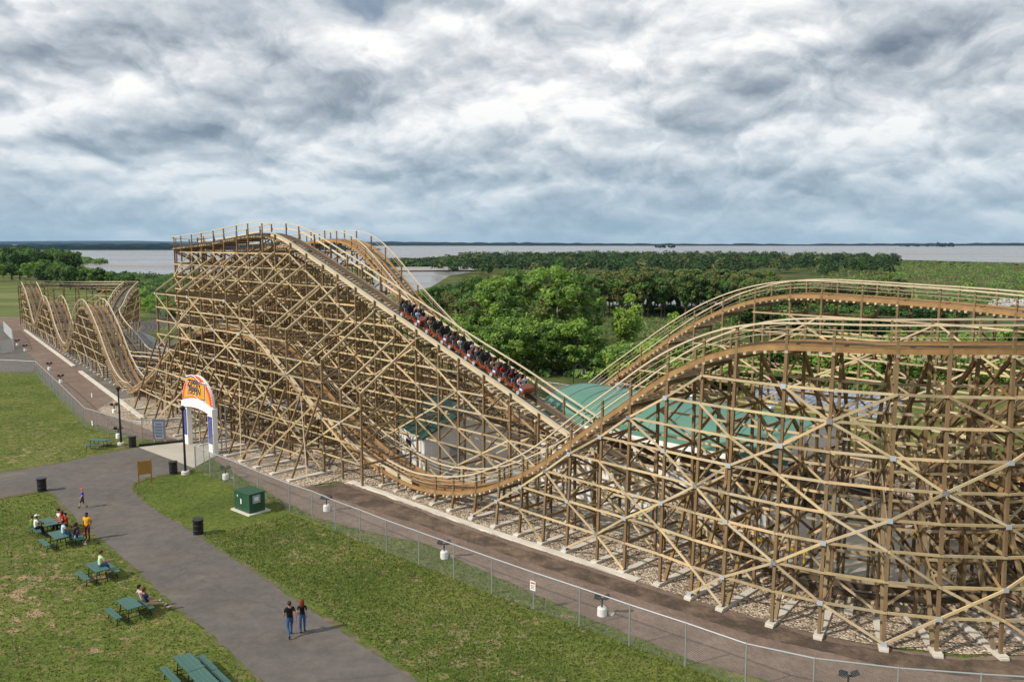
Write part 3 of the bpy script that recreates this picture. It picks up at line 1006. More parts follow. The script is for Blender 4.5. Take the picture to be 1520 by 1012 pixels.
# low woods, marsh shrubs and reeds: past counting
def woods(name, spots, label, mats, leaf, per, rx, rz, seed, cat='woods', shares=None):
    rg_ = np.random.default_rng(seed)
    n_ = len(spots)
    S = np.array(spots)
    idx = np.repeat(np.arange(n_), per)
    d = rg_.normal(size=(len(idx), 3))
    d /= np.linalg.norm(d, axis=1, keepdims=True)
    d[:, 2] = np.abs(d[:, 2]) * 1.3 - 0.3
    rr = rg_.uniform(0.5, 1.0, len(idx)) ** 0.5
    sc = S[idx, 3]
    Cp = S[idx, :3] + np.c_[d[:, 0] * rx * sc * rr, d[:, 1] * rx * sc * rr, d[:, 2] * rz * sc * rr]
    Nn = d + rg_.normal(size=d.shape) * 0.5 + np.array([0, -0.1, 0.5])
    m_ = rg_.choice(len(mats), n_, p=shares)[idx]
    me = leaf_mesh(name, Cp, Nn, leaf, mats, m_)
    return tag(link(name, me), label, cat, kind='stuff')


def scatter(poly_px, n, z, s0, s1, seed, zs=1.0):
    """Points spread over the ground polygon given in photo pixels."""
    rg_ = random.Random(seed)
    pg = [gp(x, y) for x, y in poly_px]
    xs, ys = [p[0] for p in pg], [p[1] for p in pg]
    out = []
    tries = 0
    while len(out) < n and tries < n * 60:
        tries += 1
        x, y = rg_.uniform(min(xs), max(xs)), rg_.uniform(min(ys), max(ys))
        ins = False
        j = len(pg) - 1
        for i in range(len(pg)):
            if (pg[i][1] > y) != (pg[j][1] > y) and x < (pg[j][0] - pg[i][0]) * (y - pg[i][1]) / (pg[j][1] - pg[i][1]) + pg[i][0]:
                ins = not ins
            j = i
        if ins:
            s = rg_.uniform(s0, s1)
            out.append((x, y, z * s, s))
    return out


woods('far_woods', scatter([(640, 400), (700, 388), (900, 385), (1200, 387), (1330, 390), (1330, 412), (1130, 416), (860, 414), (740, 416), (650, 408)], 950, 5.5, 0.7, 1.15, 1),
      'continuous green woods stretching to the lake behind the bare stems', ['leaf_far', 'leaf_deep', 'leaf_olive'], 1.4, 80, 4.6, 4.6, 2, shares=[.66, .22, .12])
woods('marsh_shrubs', scatter([(1180, 386), (1300, 387), (1560, 393), (1900, 398), (1900, 470), (1560, 470), (1300, 440), (1220, 415)], 2600, 0.5, 0.5, 1.3, 3),
      'low green marsh scrub spreading to the lake at the far side', ['leaf_bright', 'leaf_mid', 'leaf_olive', 'reed'], 0.85, 26, 3.4, 1.1, 4, cat='scrub', shares=[.10, .32, .33, .25])
woods('island_scrub', scatter([(575, 389.5), (640, 387.8), (760, 384), (900, 383.5), (900, 390), (700, 397), (575, 397)], 700, 2.2, 0.6, 1.2, 5),
      'flat strip of dark scrub beyond the stone breakwater', ['leaf_far', 'leaf_deep', 'leaf_olive'], 2.4, 26, 9.0, 2.0, 6, cat='scrub', shares=[.78, .14, .08])
woods('spit_scrub', scatter([(95, 383), (140, 390), (160, 391), (150, 393.5), (110, 394)], 60, 2.0, 0.6, 1.2, 7),
      'low green spit running out into the water beyond the straight tree row', ['leaf_mid', 'leaf_bright', 'leaf_deep'], 2.0, 40, 5.0, 3.0, 8, cat='scrub', shares=[.4, .35, .25])
woods('undergrowth', scatter([(620, 490), (700, 550), (800, 560), (900, 566), (1000, 582), (1060, 575), (1400, 585), (1560, 560), (1560, 520), (1150, 520), (1040, 540), (900, 540), (860, 520), (700, 470)], 800, 0.4, 0.5, 1.1, 9),
      'tangled green undergrowth between the trees beyond the ride', ['leaf_bright', 'leaf_mid', 'leaf_deep', 'reed'], 0.55, 46, 1.8, 1.2, 10, cat='undergrowth', shares=[.3, .35, .2, .15])
woods('wetland_scrub', scatter([(170, 408), (250, 409), (400, 404), (556, 403), (540, 470), (300, 480), (215, 452)], 700, 0.8, 0.6, 1.3, 11),
      'dark low scrub on the wet ground behind the lift structure', ['leaf_deep', 'leaf_mid'], 1.0, 30, 3.5, 1.3, 12, cat='scrub', shares=[.6, .4])
# tiny wooded islands far out on the lake
for pxs, by, ty, lab in (((975, 1004), 368.2, 362.8, 'tiny wooded islet alone on the lake'), ((1396, 1422), 366.4, 359.2, 'dark wooded point at the tip of the far island'), ((1342, 1392), 366.2, 362.2, 'low wooded part of the far island')):
    a, b = gp(pxs[0], by), gp(pxs[1], by)
    hh = zat(pxs[0], ty, a)
    sp = [(a[0] + (b[0] - a[0]) * k / 13, a[1] + random.uniform(0, 60), hh * 0.42 * (0.7 + 0.3 * math.sin(k * 1.7)), random.uniform(0.6, 1.1)) for k in range(14)]
    o = woods('wooded_island', sp, lab, ['far_wood'], hh * 0.28, 60, (b - a).length / 16, hh * 0.5, 13, cat='island')
    o['kind'] = 'thing'
# reeds
rs = scatter([(872, 458), (1090, 470), (1060, 492), (1000, 500), (900, 512), (868, 490)], 9000, 0.7, 0.7, 1.3, 14)
Cr = np.array([(x, y, z) for x, y, z, s in rs])
Nr = RNG.normal(size=Cr.shape) * np.array([1, 1, 0.25]) + np.array([0, -0.3, 0.4])
tag(link('reeds', leaf_mesh('reeds', Cr, Nr, 0.95, ['reed', 'leaf_mid', 'leaf_bright'], RNG.choice(3, len(Cr), p=[.84, .08, .08]), squash=0.35)), 'pale green reeds filling the clearing in front of the bare stems', 'reeds', kind='stuff')
sheet('reed_ground', P([(868, 452), (1100, 466), (1065, 494), (1000, 502), (900, 516), (862, 492)]), 0.014, 'reed_ground', 1.5, 0.5)
# heap of broken stone
mb = MB()
rg = random.Random(21)
for k in range(900):
    a = gp(rg.uniform(1466, 1600), 452 + rg.uniform(-3, 8))
    s = rg.uniform(0.2, 0.6)
    hgt = 1.6 * max(0.0, 1 - abs((proj(a)[0] - 1545) / 85)) * rg.random()
    M = Matrix.Translation((a[0], a[1], hgt + 0.3)) @ Matrix.Rotation(rg.uniform(0, 6), 4, Vector((rg.random(), rg.random(), 1)))
    mb.box(-s, s, -s * .7, s * .7, -s * .5, s * .5, M=M)
tag(mb.build('stone_rubble', MAT['rubble']), 'white heap of broken concrete and stone beyond the far end of the rear track', 'rubble', kind='stuff')

# standing grass: short tufts over the near lawns and ragged along the path edges
def tufts():
    lawns = [[(-80, 742), (0, 742), (56, 734), (76, 738), (98, 762), (165, 822), (245, 896), (325, 962), (389, 1022), (440, 1080), (-300, 1080), (-300, 800)],
             [(302, 795), (318, 792), (372, 779), (430, 763), (535, 803), (622, 839), (730, 882), (860, 931), (1017, 989), (1106, 1023), (1000, 1100), (760, 1092), (640, 1018), (566, 966), (486, 913), (406, 860), (336, 819)],
             [(-100, 560), (0, 556), (54, 560), (90, 597), (128, 636), (196, 658), (203, 663), (150, 671), (80, 685), (0, 697), (-100, 716)],
             [(300, 668), (345, 702), (430, 750), (480, 773), (560, 793), (640, 811), (700, 841), (770, 871), (850, 908), (900, 930), (985, 966), (1050, 990), (1017, 988), (934, 958), (860, 930), (792, 905), (730, 881), (622, 838), (535, 802), (430, 759), (345, 722), (300, 700)]]
    counts = (22000, 26000, 9000, 4500)
    out = []
    for k, (pg, c) in enumerate(zip(lawns, counts)):
        out += scatter(pg, c, 0.035, 0.6, 1.4, 60 + k)
    C = np.array([(x, y, z) for x, y, z, s in out])
    Nn = RNG.normal(size=C.shape) * np.array([1, 1, 0.3]) + np.array([0, 0, 0.55])
    me = leaf_mesh('grass_tufts', C, Nn, 0.10, ['tuft_green', 'tuft_lime', 'tuft_straw', 'tuft_dark'], RNG.choice(4, len(C), p=[.48, .30, .12, .10]), squash=0.6)
    tag(link('grass_tufts', me), 'short mown grass with pale straw standing over the lawns', 'grass', kind='stuff')


mat('tuft_green', (0.105, 0.150, 0.030), 0.8, 0.15, var=0.3, hue=0.01, transl=0.2)
mat('tuft_lime', (0.135, 0.178, 0.040), 0.8, 0.15, var=0.3, hue=0.01, transl=0.2)
mat('tuft_straw', (0.20, 0.185, 0.080), 0.85, 0.1, var=0.3, hue=0.01, transl=0.1)
mat('tuft_dark', (0.045, 0.072, 0.018), 0.8, 0.15, var=0.3, hue=0.01, transl=0.2)
tufts()


# ------------------------------------------------------------------ the wooden coaster
COASTER = empty('wooden_roller_coaster', XY(-50, 8))
tag(COASTER, 'timber trestle roller coaster with several hills, tall drop and curved turn', 'roller coaster')
CINV = Matrix.Translation(COASTER.location).inverted()
ILEG = []
REG = {}                                   # part name -> list of (importance, MB, material, children)


def importance(mb):
    v = np.array(mb.v)
    c = v.mean(axis=0)
    q = proj(c)
    if q is None:
        return 0.0
    ext = np.linalg.norm(v.max(axis=0) - v.min(axis=0))
    k = ext / q[2] ** 1.5
    if not (-40 < q[0] < 1560 and -40 < q[1] < 1060):
        k *= 0.02
    return k


def reg(name, mb, m_, kids=()):
    if mb.v:
        REG.setdefault((name, m_), []).append((importance(mb), mb, kids))


def local(mb):
    d = COASTER.location
    mb.v = [(v[0] - d[0], v[1] - d[1], v[2] - d[2]) for v in mb.v]
    return mb


def flush_registry():
    names = {}
    for (name, m_), lst in REG.items():
        names.setdefault(name, []).extend((imp, mb, kids, m_) for imp, mb, kids in lst)
    for name, lst in names.items():
        lst.sort(key=lambda t: -t[0])
        for imp, mb, kids, m_ in lst[:100]:
            o = local(mb).build(name, MAT[m_], COASTER)
            for kn, kmb, km in kids:
                local(kmb).build(kn, MAT[km], o)
        rest = {}
        for imp, mb, kids, m_ in lst[100:]:
            rest.setdefault(m_, MB()).add(mb)
            for kn, kmb, km in kids:
                rest.setdefault(km, MB()).add(kmb)
        if rest:
            big = MB()
            mats = []
            for i, (m_, mb) in enumerate(rest.items()):
                mb.m = [i] * len(mb.f)
                mats.append(MAT[m_])
                big.add(mb)
            o = local(big).build(name, mats, COASTER)
            o['kind'] = 'stuff'


def catmull(ctrl, n=10):
    out = []
    c = [Vector(p) for p in ctrl]
    c = [c[0] * 2 - c[1]] + c + [c[-1] * 2 - c[-2]]
    for i in range(1, len(c) - 2):
        p0, p1, p2, p3 = c[i - 1:i + 3]
        # centripetal-like tension from chord lengths keeps unevenly spaced points free of loops
        d0, d1, d2 = max((p1 - p0).length, .01), max((p2 - p1).length, .01), max((p3 - p2).length, .01)
        m1 = ((p1 - p0) / d0 - (p2 - p0) / (d0 + d1) + (p2 - p1) / d1) * d1
        m2 = ((p2 - p1) / d1 - (p3 - p1) / (d1 + d2) + (p3 - p2) / d2) * d1
        for k in range(n):
            t = k / n
            a = 2 * p1 - 2 * p2 + m1 + m2
            b = -3 * p1 + 3 * p2 - 2 * m1 - m2
            out.append(a * t ** 3 + b * t ** 2 + m1 * t + p1)
    out.append(c[-2])
    return out


class Track:
    """A run of track: centre line in world metres, frames, and its built pieces."""
    HW = 1.35

    def __init__(self, ctrl, smooth=2.0):
        raw = catmull([XY(*c) for c in ctrl], 14)
        # resample by length
        L = [0.0]
        for a, b in zip(raw, raw[1:]):
            L.append(L[-1] + (b - a).length)
        n_ = int(L[-1] / 0.5)
        xs = np.linspace(0, L[-1], n_ + 1)
        A = np.array([tuple(p) for p in raw])
        Pz = np.stack([np.interp(xs, L, A[:, k]) for k in range(3)], 1)
        # smooth the heights a little: pixel readings jitter
        kk = int(smooth / 0.5)
        if kk:
            pad = np.pad(Pz, ((kk, kk), (0, 0)), mode='reflect', reflect_type='odd')
            ker = np.ones(2 * kk + 1) / (2 * kk + 1)
            Pz = np.stack([np.convolve(pad[:, k], ker, 'valid') for k in range(3)], 1)
        self.P = [Vector(p) for p in Pz]
        self.n = len(self.P)
        self.T, self.R, self.U = [], [], []
        for i in range(self.n):
            t = (self.P[min(i + 1, self.n - 1)] - self.P[max(i - 1, 0)]).normalized()
            r = Vector((t.y, -t.x, 0)).normalized()
            self.T.append(t)
            self.R.append(r)
            self.U.append(r.cross(t).normalized())
        self.L = [0.0]
        for a, b in zip(self.P, self.P[1:]):
            self.L.append(self.L[-1] + (b - a).length)
        pl_ = [0.0]
        for a, b in zip(self.P, self.P[1:]):
            pl_.append(pl_[-1] + (b.xy - a.xy).length)
        self.PL = pl_

    def at(self, i, a=0.0, b=0.0):
        return self.P[i] + self.R[i] * a + self.U[i] * b

    def idx_len(self, l):
        return int(np.clip(np.searchsorted(self.L, l), 0, self.n - 1))

    def stations(self, gap=2.74, start=0.0):
        out = []
        d = start
        while d < self.PL[-1]:
            out.append(int(np.searchsorted(self.PL, d)))
            d += gap
        return [i for i in out if i < self.n]

    def strip(self, a, b, w, h, i0=0, i1=None, step=1):
        mb = MB()
        i1 = self.n if i1 is None else i1
        rings = []
        ids = list(range(i0, i1, step))
        if len(ids) < 2:
            return mb
        if ids[-1] != i1 - 1:
            ids.append(i1 - 1)
        for i in ids:
            c = self.at(i, a, b)
            r, u = self.R[i] * (w / 2), self.U[i] * (h / 2)
            rings.append([c - r - u, c + r - u, c + r + u, c - r + u])
        mb.sweep(rings)
        return mb


def runs(flags):
    out, st = [], None
    for i, f in enumerate(list(flags) + [False]):
        if f and st is None:
            st = i
        if not f and st is not None:
            if i - st > 1:
                out.append((st, i))
            st = None
    return out


def build_track(tr, hr_right=None, hr_left=None, fascia_right=None, fascia_left=None):
    """Rails, ties, stringers, walks and handrails as one track_run part with its sub-parts."""
    wood = MB()
    for a in (-0.56, 0.56):
        wood.add(tr.strip(a, -0.15, 0.22 if tr is T1 else 0.28, 0.28))
        if tr is not T1:
            wood.add(tr.strip(a * 0.60, 0.02, 0.10, 0.10))
    if tr is not T1:
        for a in (-1.37, 1.37):
            wood.add(tr.strip(a, -0.16, 0.06, 0.26))
            wood.add(tr.strip(a, -0.012, 0.085, 0.03))
    kids = []
    st = MB()
    for a in (-0.56, 0.56):
        st.add(tr.strip(a, 0.012, 0.16, 0.024))
    kids.append(('steel_rail', st, 'rail_steel'))
    ties = MB()
    d = 0.3
    while d < tr.L[-1]:
        i = tr.idx_len(d)
        e = 1.52 + random.uniform(-0.06, 0.12)
        ties.beam(tr.at(i, -e, -0.36), tr.at(i, e, -0.36), 0.15, 0.13, up=tr.U[i])
        d += 0.60
    kids.append(('crossties', ties, 'tie_wood'))
    wk = MB()
    wk.add(tr.strip(-1.25, -0.265, 0.16, 0.05))
    kids.append(('walkway', wk, 'brace_wood'))
    for side, hr in ((1, hr_right), (-1, hr_left)):
        if hr is None:
            continue
        for i0, i1 in runs([hr(i) for i in range(tr.n)]):
            h_ = MB()
            h_.add(tr.strip(side * 1.45, 1.05, 0.12, 0.085, i0, i1))
            bd = (tr is T1 and side < 0)
            h_.add(tr.strip(side * 1.47, 0.50, 0.05 if bd else 0.02, 0.16 if bd else 0.02, i0, i1))
            if not bd:
                h_.add(tr.strip(side * 1.47, 0.78, 0.02, 0.02, i0, i1))
            kids.append(('handrail', h_, 'rail_wood'))
    for side, fr in ((1, fascia_right), (-1, fascia_left)):
        if fr is None:
            continue
        for i0, i1 in runs([fr(i) for i in range(tr.n)]):
            f_ = MB()
            f_.add(tr.strip(side * 1.21, 0.03, 0.06, 0.34, i0, i1))
            f_.add(tr.strip(side * 1.25, 0.235, 0.20, 0.06, i0, i1))
            kids.append(('side_board', f_, 'rail_wood'))
    reg('track_run', wood, 'track_shaded' if tr is T1 else 'track_wood', kids)


LV0, LVH = 1.80, 1.47                       # first ledger level and spacing, metres
PW, LW = 0.150, 0.125


def build_bents(tr, handposts_right=None, handposts_left=None, gap=2.74, start=0.0, fall=3, rise=4, phase=0, inner=True, skip=None, right_out=None, ledger_every=1, dense=True, batter=None, faces=(1, -1), foot=True):
    """Trestle bents with two posts each, ledgers along both faces, long diagonals, plates and footings."""
    S = [i for i in tr.stations(gap, start) if not (skip and skip(i))]
    seq = []
    for k, i in enumerate(S):
        deck = tr.P[i].z - 0.45
        seq.append((i, deck))
    hw = Track.HW
    nodes = {}
    for k, (i, deck) in enumerate(seq):
        r, t = tr.R[i].copy(), tr.T[i].copy()
        t.z = 0
        t.normalize()
        c = tr.P[i].copy()
        br = MB()
        kids = []
        for side in (1, -1):
            off = hw * side
            hp = handposts_right if side > 0 else handposts_left
            top = deck + 0.45 + (1.03 if (hp and hp(i)) else (0.22 if hp else -0.3))
            lean = 0.0
            foot_p = Vector((c.x + r.x * off, c.y + r.y * off, 0.12))
            if side > 0 and right_out:
                ro = right_out(i)
                foot_p = foot_p + r * ro
            else:
                ro = 0.0
            head_p = Vector((c.x + r.x * off, c.y + r.y * off, deck))
            pb = MB()
            if top - 0.12 > 0.3:
                if ro:
                    pb.beam(foot_p, head_p, PW, PW, up=t)
                    pb.beam(head_p, (head_p.x, head_p.y, top), PW * 0.85, PW * 0.85, up=t)
                else:
                    pb.beam(foot_p, (head_p.x, head_p.y, min(top, deck + .35)), PW, PW, up=t)
                    if top > deck + .36:
                        pb.beam((head_p.x, head_p.y, deck + .35), (head_p.x, head_p.y, top), .11, .11, up=t)
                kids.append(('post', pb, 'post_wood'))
            nodes[(k, side)] = (foot_p, head_p, r, t, deck)
        lv = 0
        while LV0 + LVH * lv < deck - 0.35:
            z = LV0 + LVH * lv
            f0, h0 = nodes[(k, 1)][:2]
            q0 = f0.lerp(h0, min(1, (z - 0.12) / max(deck - 0.12, .1)))
            f1, h1 = nodes[(k, -1)][:2]
            q1 = f1.lerp(h1, min(1, (z - 0.12) / max(deck - 0.12, .1)))
            if inner and lv % 2 == 0:
                br.beam(q0 + t * 0.13, q1 + t * 0.13, 0.06, 0.17)
            if inner and z + LVH < deck and (dense or lv % 2 == 0):
                za = Vector((0, 0, LVH))
                if lv % 2:
                    br.beam(q0 - t * 0.13, q1 - t * 0.13 + za, 0.06, 0.13)
                else:
                    br.beam(q1 - t * 0.13, q0 - t * 0.13 + za, 0.06, 0.13)
            lv += 1
        # cap beam under the ties
        if deck > 0.5:
            br.beam(c + r * (hw - .06) + Vector((0, 0, deck - c.z - 0.06)), c - r * (hw - .06) + Vector((0, 0, deck - c.z - 0.06)), 0.12, 0.22)
        if batter:
            bt = batter(i, seq[k][1])
            if bt:
                din, zt = bt
                p0 = nodes[(k, 1)][0] - r * 0.55
                p1 = c - r * (hw + din)
                p1 = Vector((p1.x, p1.y, zt))
                br.beam(p0, p1, 0.17, 0.17, up=t)
                # an inner leg carries the turn's thrust, tied back to the bent
                pb = MB()
                q3 = c - r * (hw + 2.7)
                pb.beam(Vector((q3.x, q3.y, .12)), Vector((q3.x, q3.y, deck * .86)), PW, PW, up=t)
                q4 = c - r * (hw + 5.0)
                pb.beam(Vector((q4.x, q4.y, .12)), Vector((q4.x, q4.y, deck * .60)), PW, PW, up=t)
                kids.append(('post', pb, 'post_wood'))
                for lv in range(0, 9):
                    z = LV0 + LVH * lv
                    if z + LVH < deck * .86:
                        br.beam(c - r * hw + Vector((0, 0, z - c.z)) + t * .13, q3 + Vector((0, 0, z - q3.z)) + t * .13, .06, .17)
                        br.beam(c - r * hw + Vector((0, 0, z + LVH * (lv % 2) - c.z)) - t * .13, q3 + Vector((0, 0, z + LVH * (1 - lv % 2) - q3.z)) - t * .13, .06, .14)
                    if z + LVH < deck * .60:
                        br.beam(q3 + Vector((0, 0, z - q3.z)) + t * .13, q4 + Vector((0, 0, z - q4.z)) + t * .13, .06, .17)
                        br.beam(q3 + Vector((0, 0, z + LVH * (lv % 2) - q3.z)) - t * .13, q4 + Vector((0, 0, z + LVH * (1 - lv % 2) - q4.z)) - t * .13, .06, .14)
                br.beam(q4 + Vector((0, 0, deck * .60 - q4.z)), c - r * hw + Vector((0, 0, deck - .3 - c.z)), .16, .20)
                ILEG.append((q3.xy.copy(), q4.xy.copy(), deck))
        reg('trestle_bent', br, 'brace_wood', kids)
        if foot:
            fb = MB()
            M = Matrix.Translation((c.x, c.y, 0)) @ Matrix(((r.x, t.x, 0, 0), (r.y, t.y, 0, 0), (0, 0, 1, 0), (0, 0, 0, 1)))
            ex = (right_out(i) if right_out else 0.0)
            fb.box(-hw - 0.55, hw + 0.40 + ex, -0.20, 0.20, 0.0, 0.13, M=M)
            fb.box(hw - 0.25 + ex, hw + 0.32 + ex, -0.215, 0.215, 0.0, 0.20, M=M)
            reg('footing', fb, 'concrete')
    # ledgers and diagonals on each face
    maxlv = int(22 / LVH)

    def node(k, side, lv):
        if not 0 <= k < len(seq):
            return None
        f, h, r, t, deck = nodes[(k, side)]
        z = LV0 + LVH * lv
        if lv < -1 or z > deck - 0.30:
            return None
        z = max(z, 0.2)
        q = f.lerp(h, min(1, (z - 0.12) / max(deck - 0.12, .1)))
        return Vector((q.x, q.y, z)), r, deck
    for side in faces:
        for lv in range(maxlv):
            run = MB()
            for k in range(len(seq) - 1):
                a, b = node(k, side, lv), node(k + 1, side, lv)
                if a and b and (b[0] - a[0]).xy.length < 4.2 and lv % ledger_every == 0:
                    o_ = PW / 2 + 0.035
                    e = (b[0] - a[0]).normalized() * 0.10
                    run.beam(a[0] + a[1] * side * o_ - e, b[0] + b[1] * side * o_ + e, 0.07, LW)
                elif run.v:
                    reg('ledger', run, 'ledger_wood')
                    run = MB()
            reg('ledger', run, 'ledger_wood')
        for fam, N in ((-1, fall), (1, rise)):
            if not N:
                continue
            for d0 in range(-maxlv - len(seq), maxlv + len(seq)):
                if (d0 + phase) % N:
                    continue
                run = MB()
                for k in range(len(seq) - 1):
                    lv = d0 + fam * k
                    a, b = node(k, side, lv), node(k + 1, side, lv + fam)
                    if a and b and (b[0] - a[0]).xy.length < 4.2:
                        o_ = PW / 2 + 0.105 + (0.012 if fam > 0 else 0)
                        e = (b[0] - a[0]).normalized() * 0.08
                        run.beam(a[0] + a[1] * side * o_ - e, b[0] + b[1] * side * o_ + e, 0.065, 0.125)
                        if side > 0 and (k + lv) % 2 == 0:
                            g = MB()
                            q = a[0] + a[1] * (PW / 2 + 0.155)
                            tt = Vector((-a[1].y, a[1].x, 0))
                            g.beam(q - tt * 0.13, q + tt * 0.13, 0.02, 0.24)
                            reg('gusset_plate', g, 'gusset_steel')
                    elif run.v:
                        reg('diagonal_brace', run, 'ledger_wood')
                        run = MB()
                reg('diagonal_brace', run, 'ledger_wood')
    return seq, nodes


def edge(px, py, w0, dw, s0=0.0, k=0.0):
    """Track centre from a pixel on its near edge, which lies in the plane w0 + k (s0 - s)."""
    s, w, z = pl(px, py, s0, w0, k)
    return (s, w + dw, z)


HWt = 1.35
# --- T1: crest, first drop with the train, low curve at the near end, inner run back
t1 = [(-97.5, 17.9, 18.6), (-100.5, 17.0, 18.45), (-103.0, 14.6, 18.4), (-103.6, 12.0, 18.4), (-103.0, 9.4, 18.45), (-100.6, 7.1, 18.6)]
t1 += [(s, w + HWt, z) for s, w, z in ((-96, 5, 18.85), (-91, 5, 19.1), (-87.6, 5, 19.35), (-82.5, 5, 19.8), (-78.5, 5, 20.05), (-74.9, 5, 19.75), (-71.2, 5, 18.65), (-68.2, 5, 17.6), (-65.2, 5, 16.55), (-62.1, 5, 15.4), (-59.0, 5, 14.25), (-55.8, 5, 13.07),
       (-52.5, 5, 11.9), (-49.5, 5, 10.8), (-46.3, 5, 9.68), (-43.2, 5, 8.63), (-40.2, 5, 7.48), (-37.0, 5, 6.3), (-34.4, 5, 5.35), (-31.3, 4.95, 4.35), (-27.4, 4.8, 3.2), (-24.6, 4.5, 2.0), (-22.0, 4.2, 1.1))]
cx, cw = -20.0, 14.5
for a in range(-86, 91, 11):
    th = math.radians(a)
    rw = 9.05 if a < 0 else 6.2
    t1.append((cx + 9.05 * math.cos(th), cw + rw * math.sin(th), 0.85 + 0.9 * max(0, (a + 40) / 130)))
t1 += [(-26, 20.7, 2.2), (-34, 20.6, 4.4), (-41, 20.6, 5.2), (-50, 20.8, 3.4), (-58, 21.2, 2.0), (-66, 21.6, 4.4), (-74, 21.6, 5.6), (-82, 21, 4.4), (-90, 18.5, 2.4), (-99, 14.0, 2.2), (-108, 10.2, 2.9), (-114, 8.6, 3.1), (-121, 8.9, 2.6), (-132, 11.2, 3.6), (-146, 14.2, 5.0),
       (-156, 17.0, 5.7), (-163, 19.6, 5.7), (-168.5, 22.2, 6.2), (-174, 25.0, 7.5), (-179.5, 28.1, 8.7), (-186, 31.5, 9.3), (-195, 35.2, 9.2), (-205, 37.6, 8.8), (-214, 37.2, 8.5), (-220, 34.0, 8.4), (-223, 29.0, 8.5), (-222.0, 24.0, 8.9), (-218, 20.0, 9.3), (-212.5, 17.9, 9.7)]
# --- T2: hops back along the front, the mid hill, the dip, the climb and the upper turn
KL = 0.14
left = [(33, 425.5), (38, 436), (45, 460), (50, 481), (53, 487), (57, 476), (62, 455), (68, 447), (75, 462), (82, 486), (88, 503), (94, 515), (100, 519), (106, 500), (112, 470), (118, 457), (124, 454), (130, 460), (138, 476), (149, 503), (161, 537), (174, 564), (185, 577)]
t2 = [edge(x, y, 1, HWt, -99, KL) for x, y in left]
mid = [(211, 569), (228, 552), (245, 530), (262, 513), (280, 500), (296, 491), (311, 486), (332, 483.5), (350, 488), (372, 501), (398, 524), (424, 555), (449, 588), (482, 622), (511, 653), (542, 680), (577, 701), (605, 717), (634, 725), (660, 728), (682, 729), (700, 727), (720, 723), (742, 715), (764, 706), (788, 695), (812, 681), (838, 661), (872, 634),
       (910, 609), (950, 580), (990, 553.5), (1020, 538), (1050, 526), (1087, 515.5), (1125, 510)]
t2 += [edge(x, y, 1, HWt) for x, y in mid]
ARC_PY = [(1140, 509.5), (1202, 512), (1280, 516), (1360, 517), (1445, 517), (1520, 517)]
ac, aw, ar = -20.5, 15.8, 14.8


def arc_z(s, w):
    p = XY(s, w, 14)
    for _ in range(6):
        q = proj(p)
        py = np.interp(q[0], [a for a, b in ARC_PY], [b for a, b in ARC_PY])
        r = ray(q[0], py)
        p.z = H + r[2] / r[1] * p.y
    return p.z


zlast = 14.2
for a in range(-84, 91, 9):
    th = math.radians(a)
    if a <= 0:
        rc, rw = ar - HWt, ar - HWt
        if a < -24:
            es, ew = ac + ar * math.cos(th), aw + ar * math.sin(th)
            zlast = arc_z(es, ew)
        z = zlast
    else:
        rc, rw = ar - HWt, 9.05
        z = zlast + (15.0 - zlast) * a / 90
    t2.append((ac + rc * math.cos(th), aw + rw * math.sin(th), z))
T3PX = [(1387, 450), (1297, 443), (1242, 439), (1190, 436.5), (1140, 440), (1090, 452), (1050, 468), (1000, 497), (950, 532), (910, 560), (870, 591)]
t2 += [edge(x, y, 23.5, HWt) for x, y in T3PX]
t2 += [(-53.5, 24.9, 2.6), (-58, 24.9, 1.6), (-66, 25.0, 2.4), (-76, 25.0, 2.6)]
# --- T6: station, lift and the top of the lift
t6 = [(-24, 14.2, 3.6), (-34, 14.2, 3.6), (-42, 14.6, 3.3), (-48, 16.4, 3.1), (-53, 17.7, 3.3), (-57, 18, 5.0), (-62, 18, 8.2), (-66.5, 18, 11.0), (-71.0, 18, 14.0), (-75.6, 18, 17.3), (-78.2, 18, 18.7), (-80.8, 18, 19.35), (-84, 18, 19.45), (-88, 18, 19.2), (-93, 18, 18.85), (-97.5, 17.9, 18.6)]

T1, T2, T6 = Track(t1, 1.5), Track(t2, 1.5), Track(t6, 1.5)


def sw_i(tr, i):
    return SWof(tr.P[i])


def in_t1_front(i):                       # the part of T1 from the top turn to the low curve
    return i < T1_LOW


T1_LOW = next(i for i in range(T1.n) if sw_i(T1, i)[0] > -23.5 and i > 40)
T1_DROP = next(i for i in range(T1.n) if sw_i(T1, i)[0] > -75.5 and sw_i(T1, i)[1] < 9 and i > 20)
T1_LEFT = next(i for i in range(T1_LOW, T1.n) if sw_i(T1, i)[0] < -104)
T2_MID = next(i for i in range(T2.n) if sw_i(T2, i)[0] > -107)
T2_DIP = next(i for i in range(T2.n) if sw_i(T2, i)[0] > -51.5)
T2_CRE = next(i for i in range(T2.n) if sw_i(T2, i)[0] > -83)
T2_ARC = next(i for i in range(T2.n) if sw_i(T2, i)[0] > -22)
T2_BACK = next(i for i in range(T2_ARC, T2.n) if sw_i(T2, i)[1] > 20)

f_hr1r = lambda i: i < T1_DROP or i >= T1_LEFT
f_hr1l = lambda i: i < T1_LOW or i >= T1_LEFT
f_fa1 = lambda i: T1_DROP - 1 <= i < T1_LOW
build_track(T1, f_hr1r, f_hr1l, f_fa1, lambda i: False)
f_hr2r = lambda i: i < T2_MID + 6 or i >= T2_DIP
f_hr2l = lambda i: i < T2_MID + 6 or i >= T2_DIP - 40
f_fa2 = lambda i: T2_MID + 4 <= i <= T2_DIP + 6
build_track(T2, f_hr2r, f_hr2l, f_fa2, lambda i: False)
build_track(T6, lambda i: True, lambda i: True)

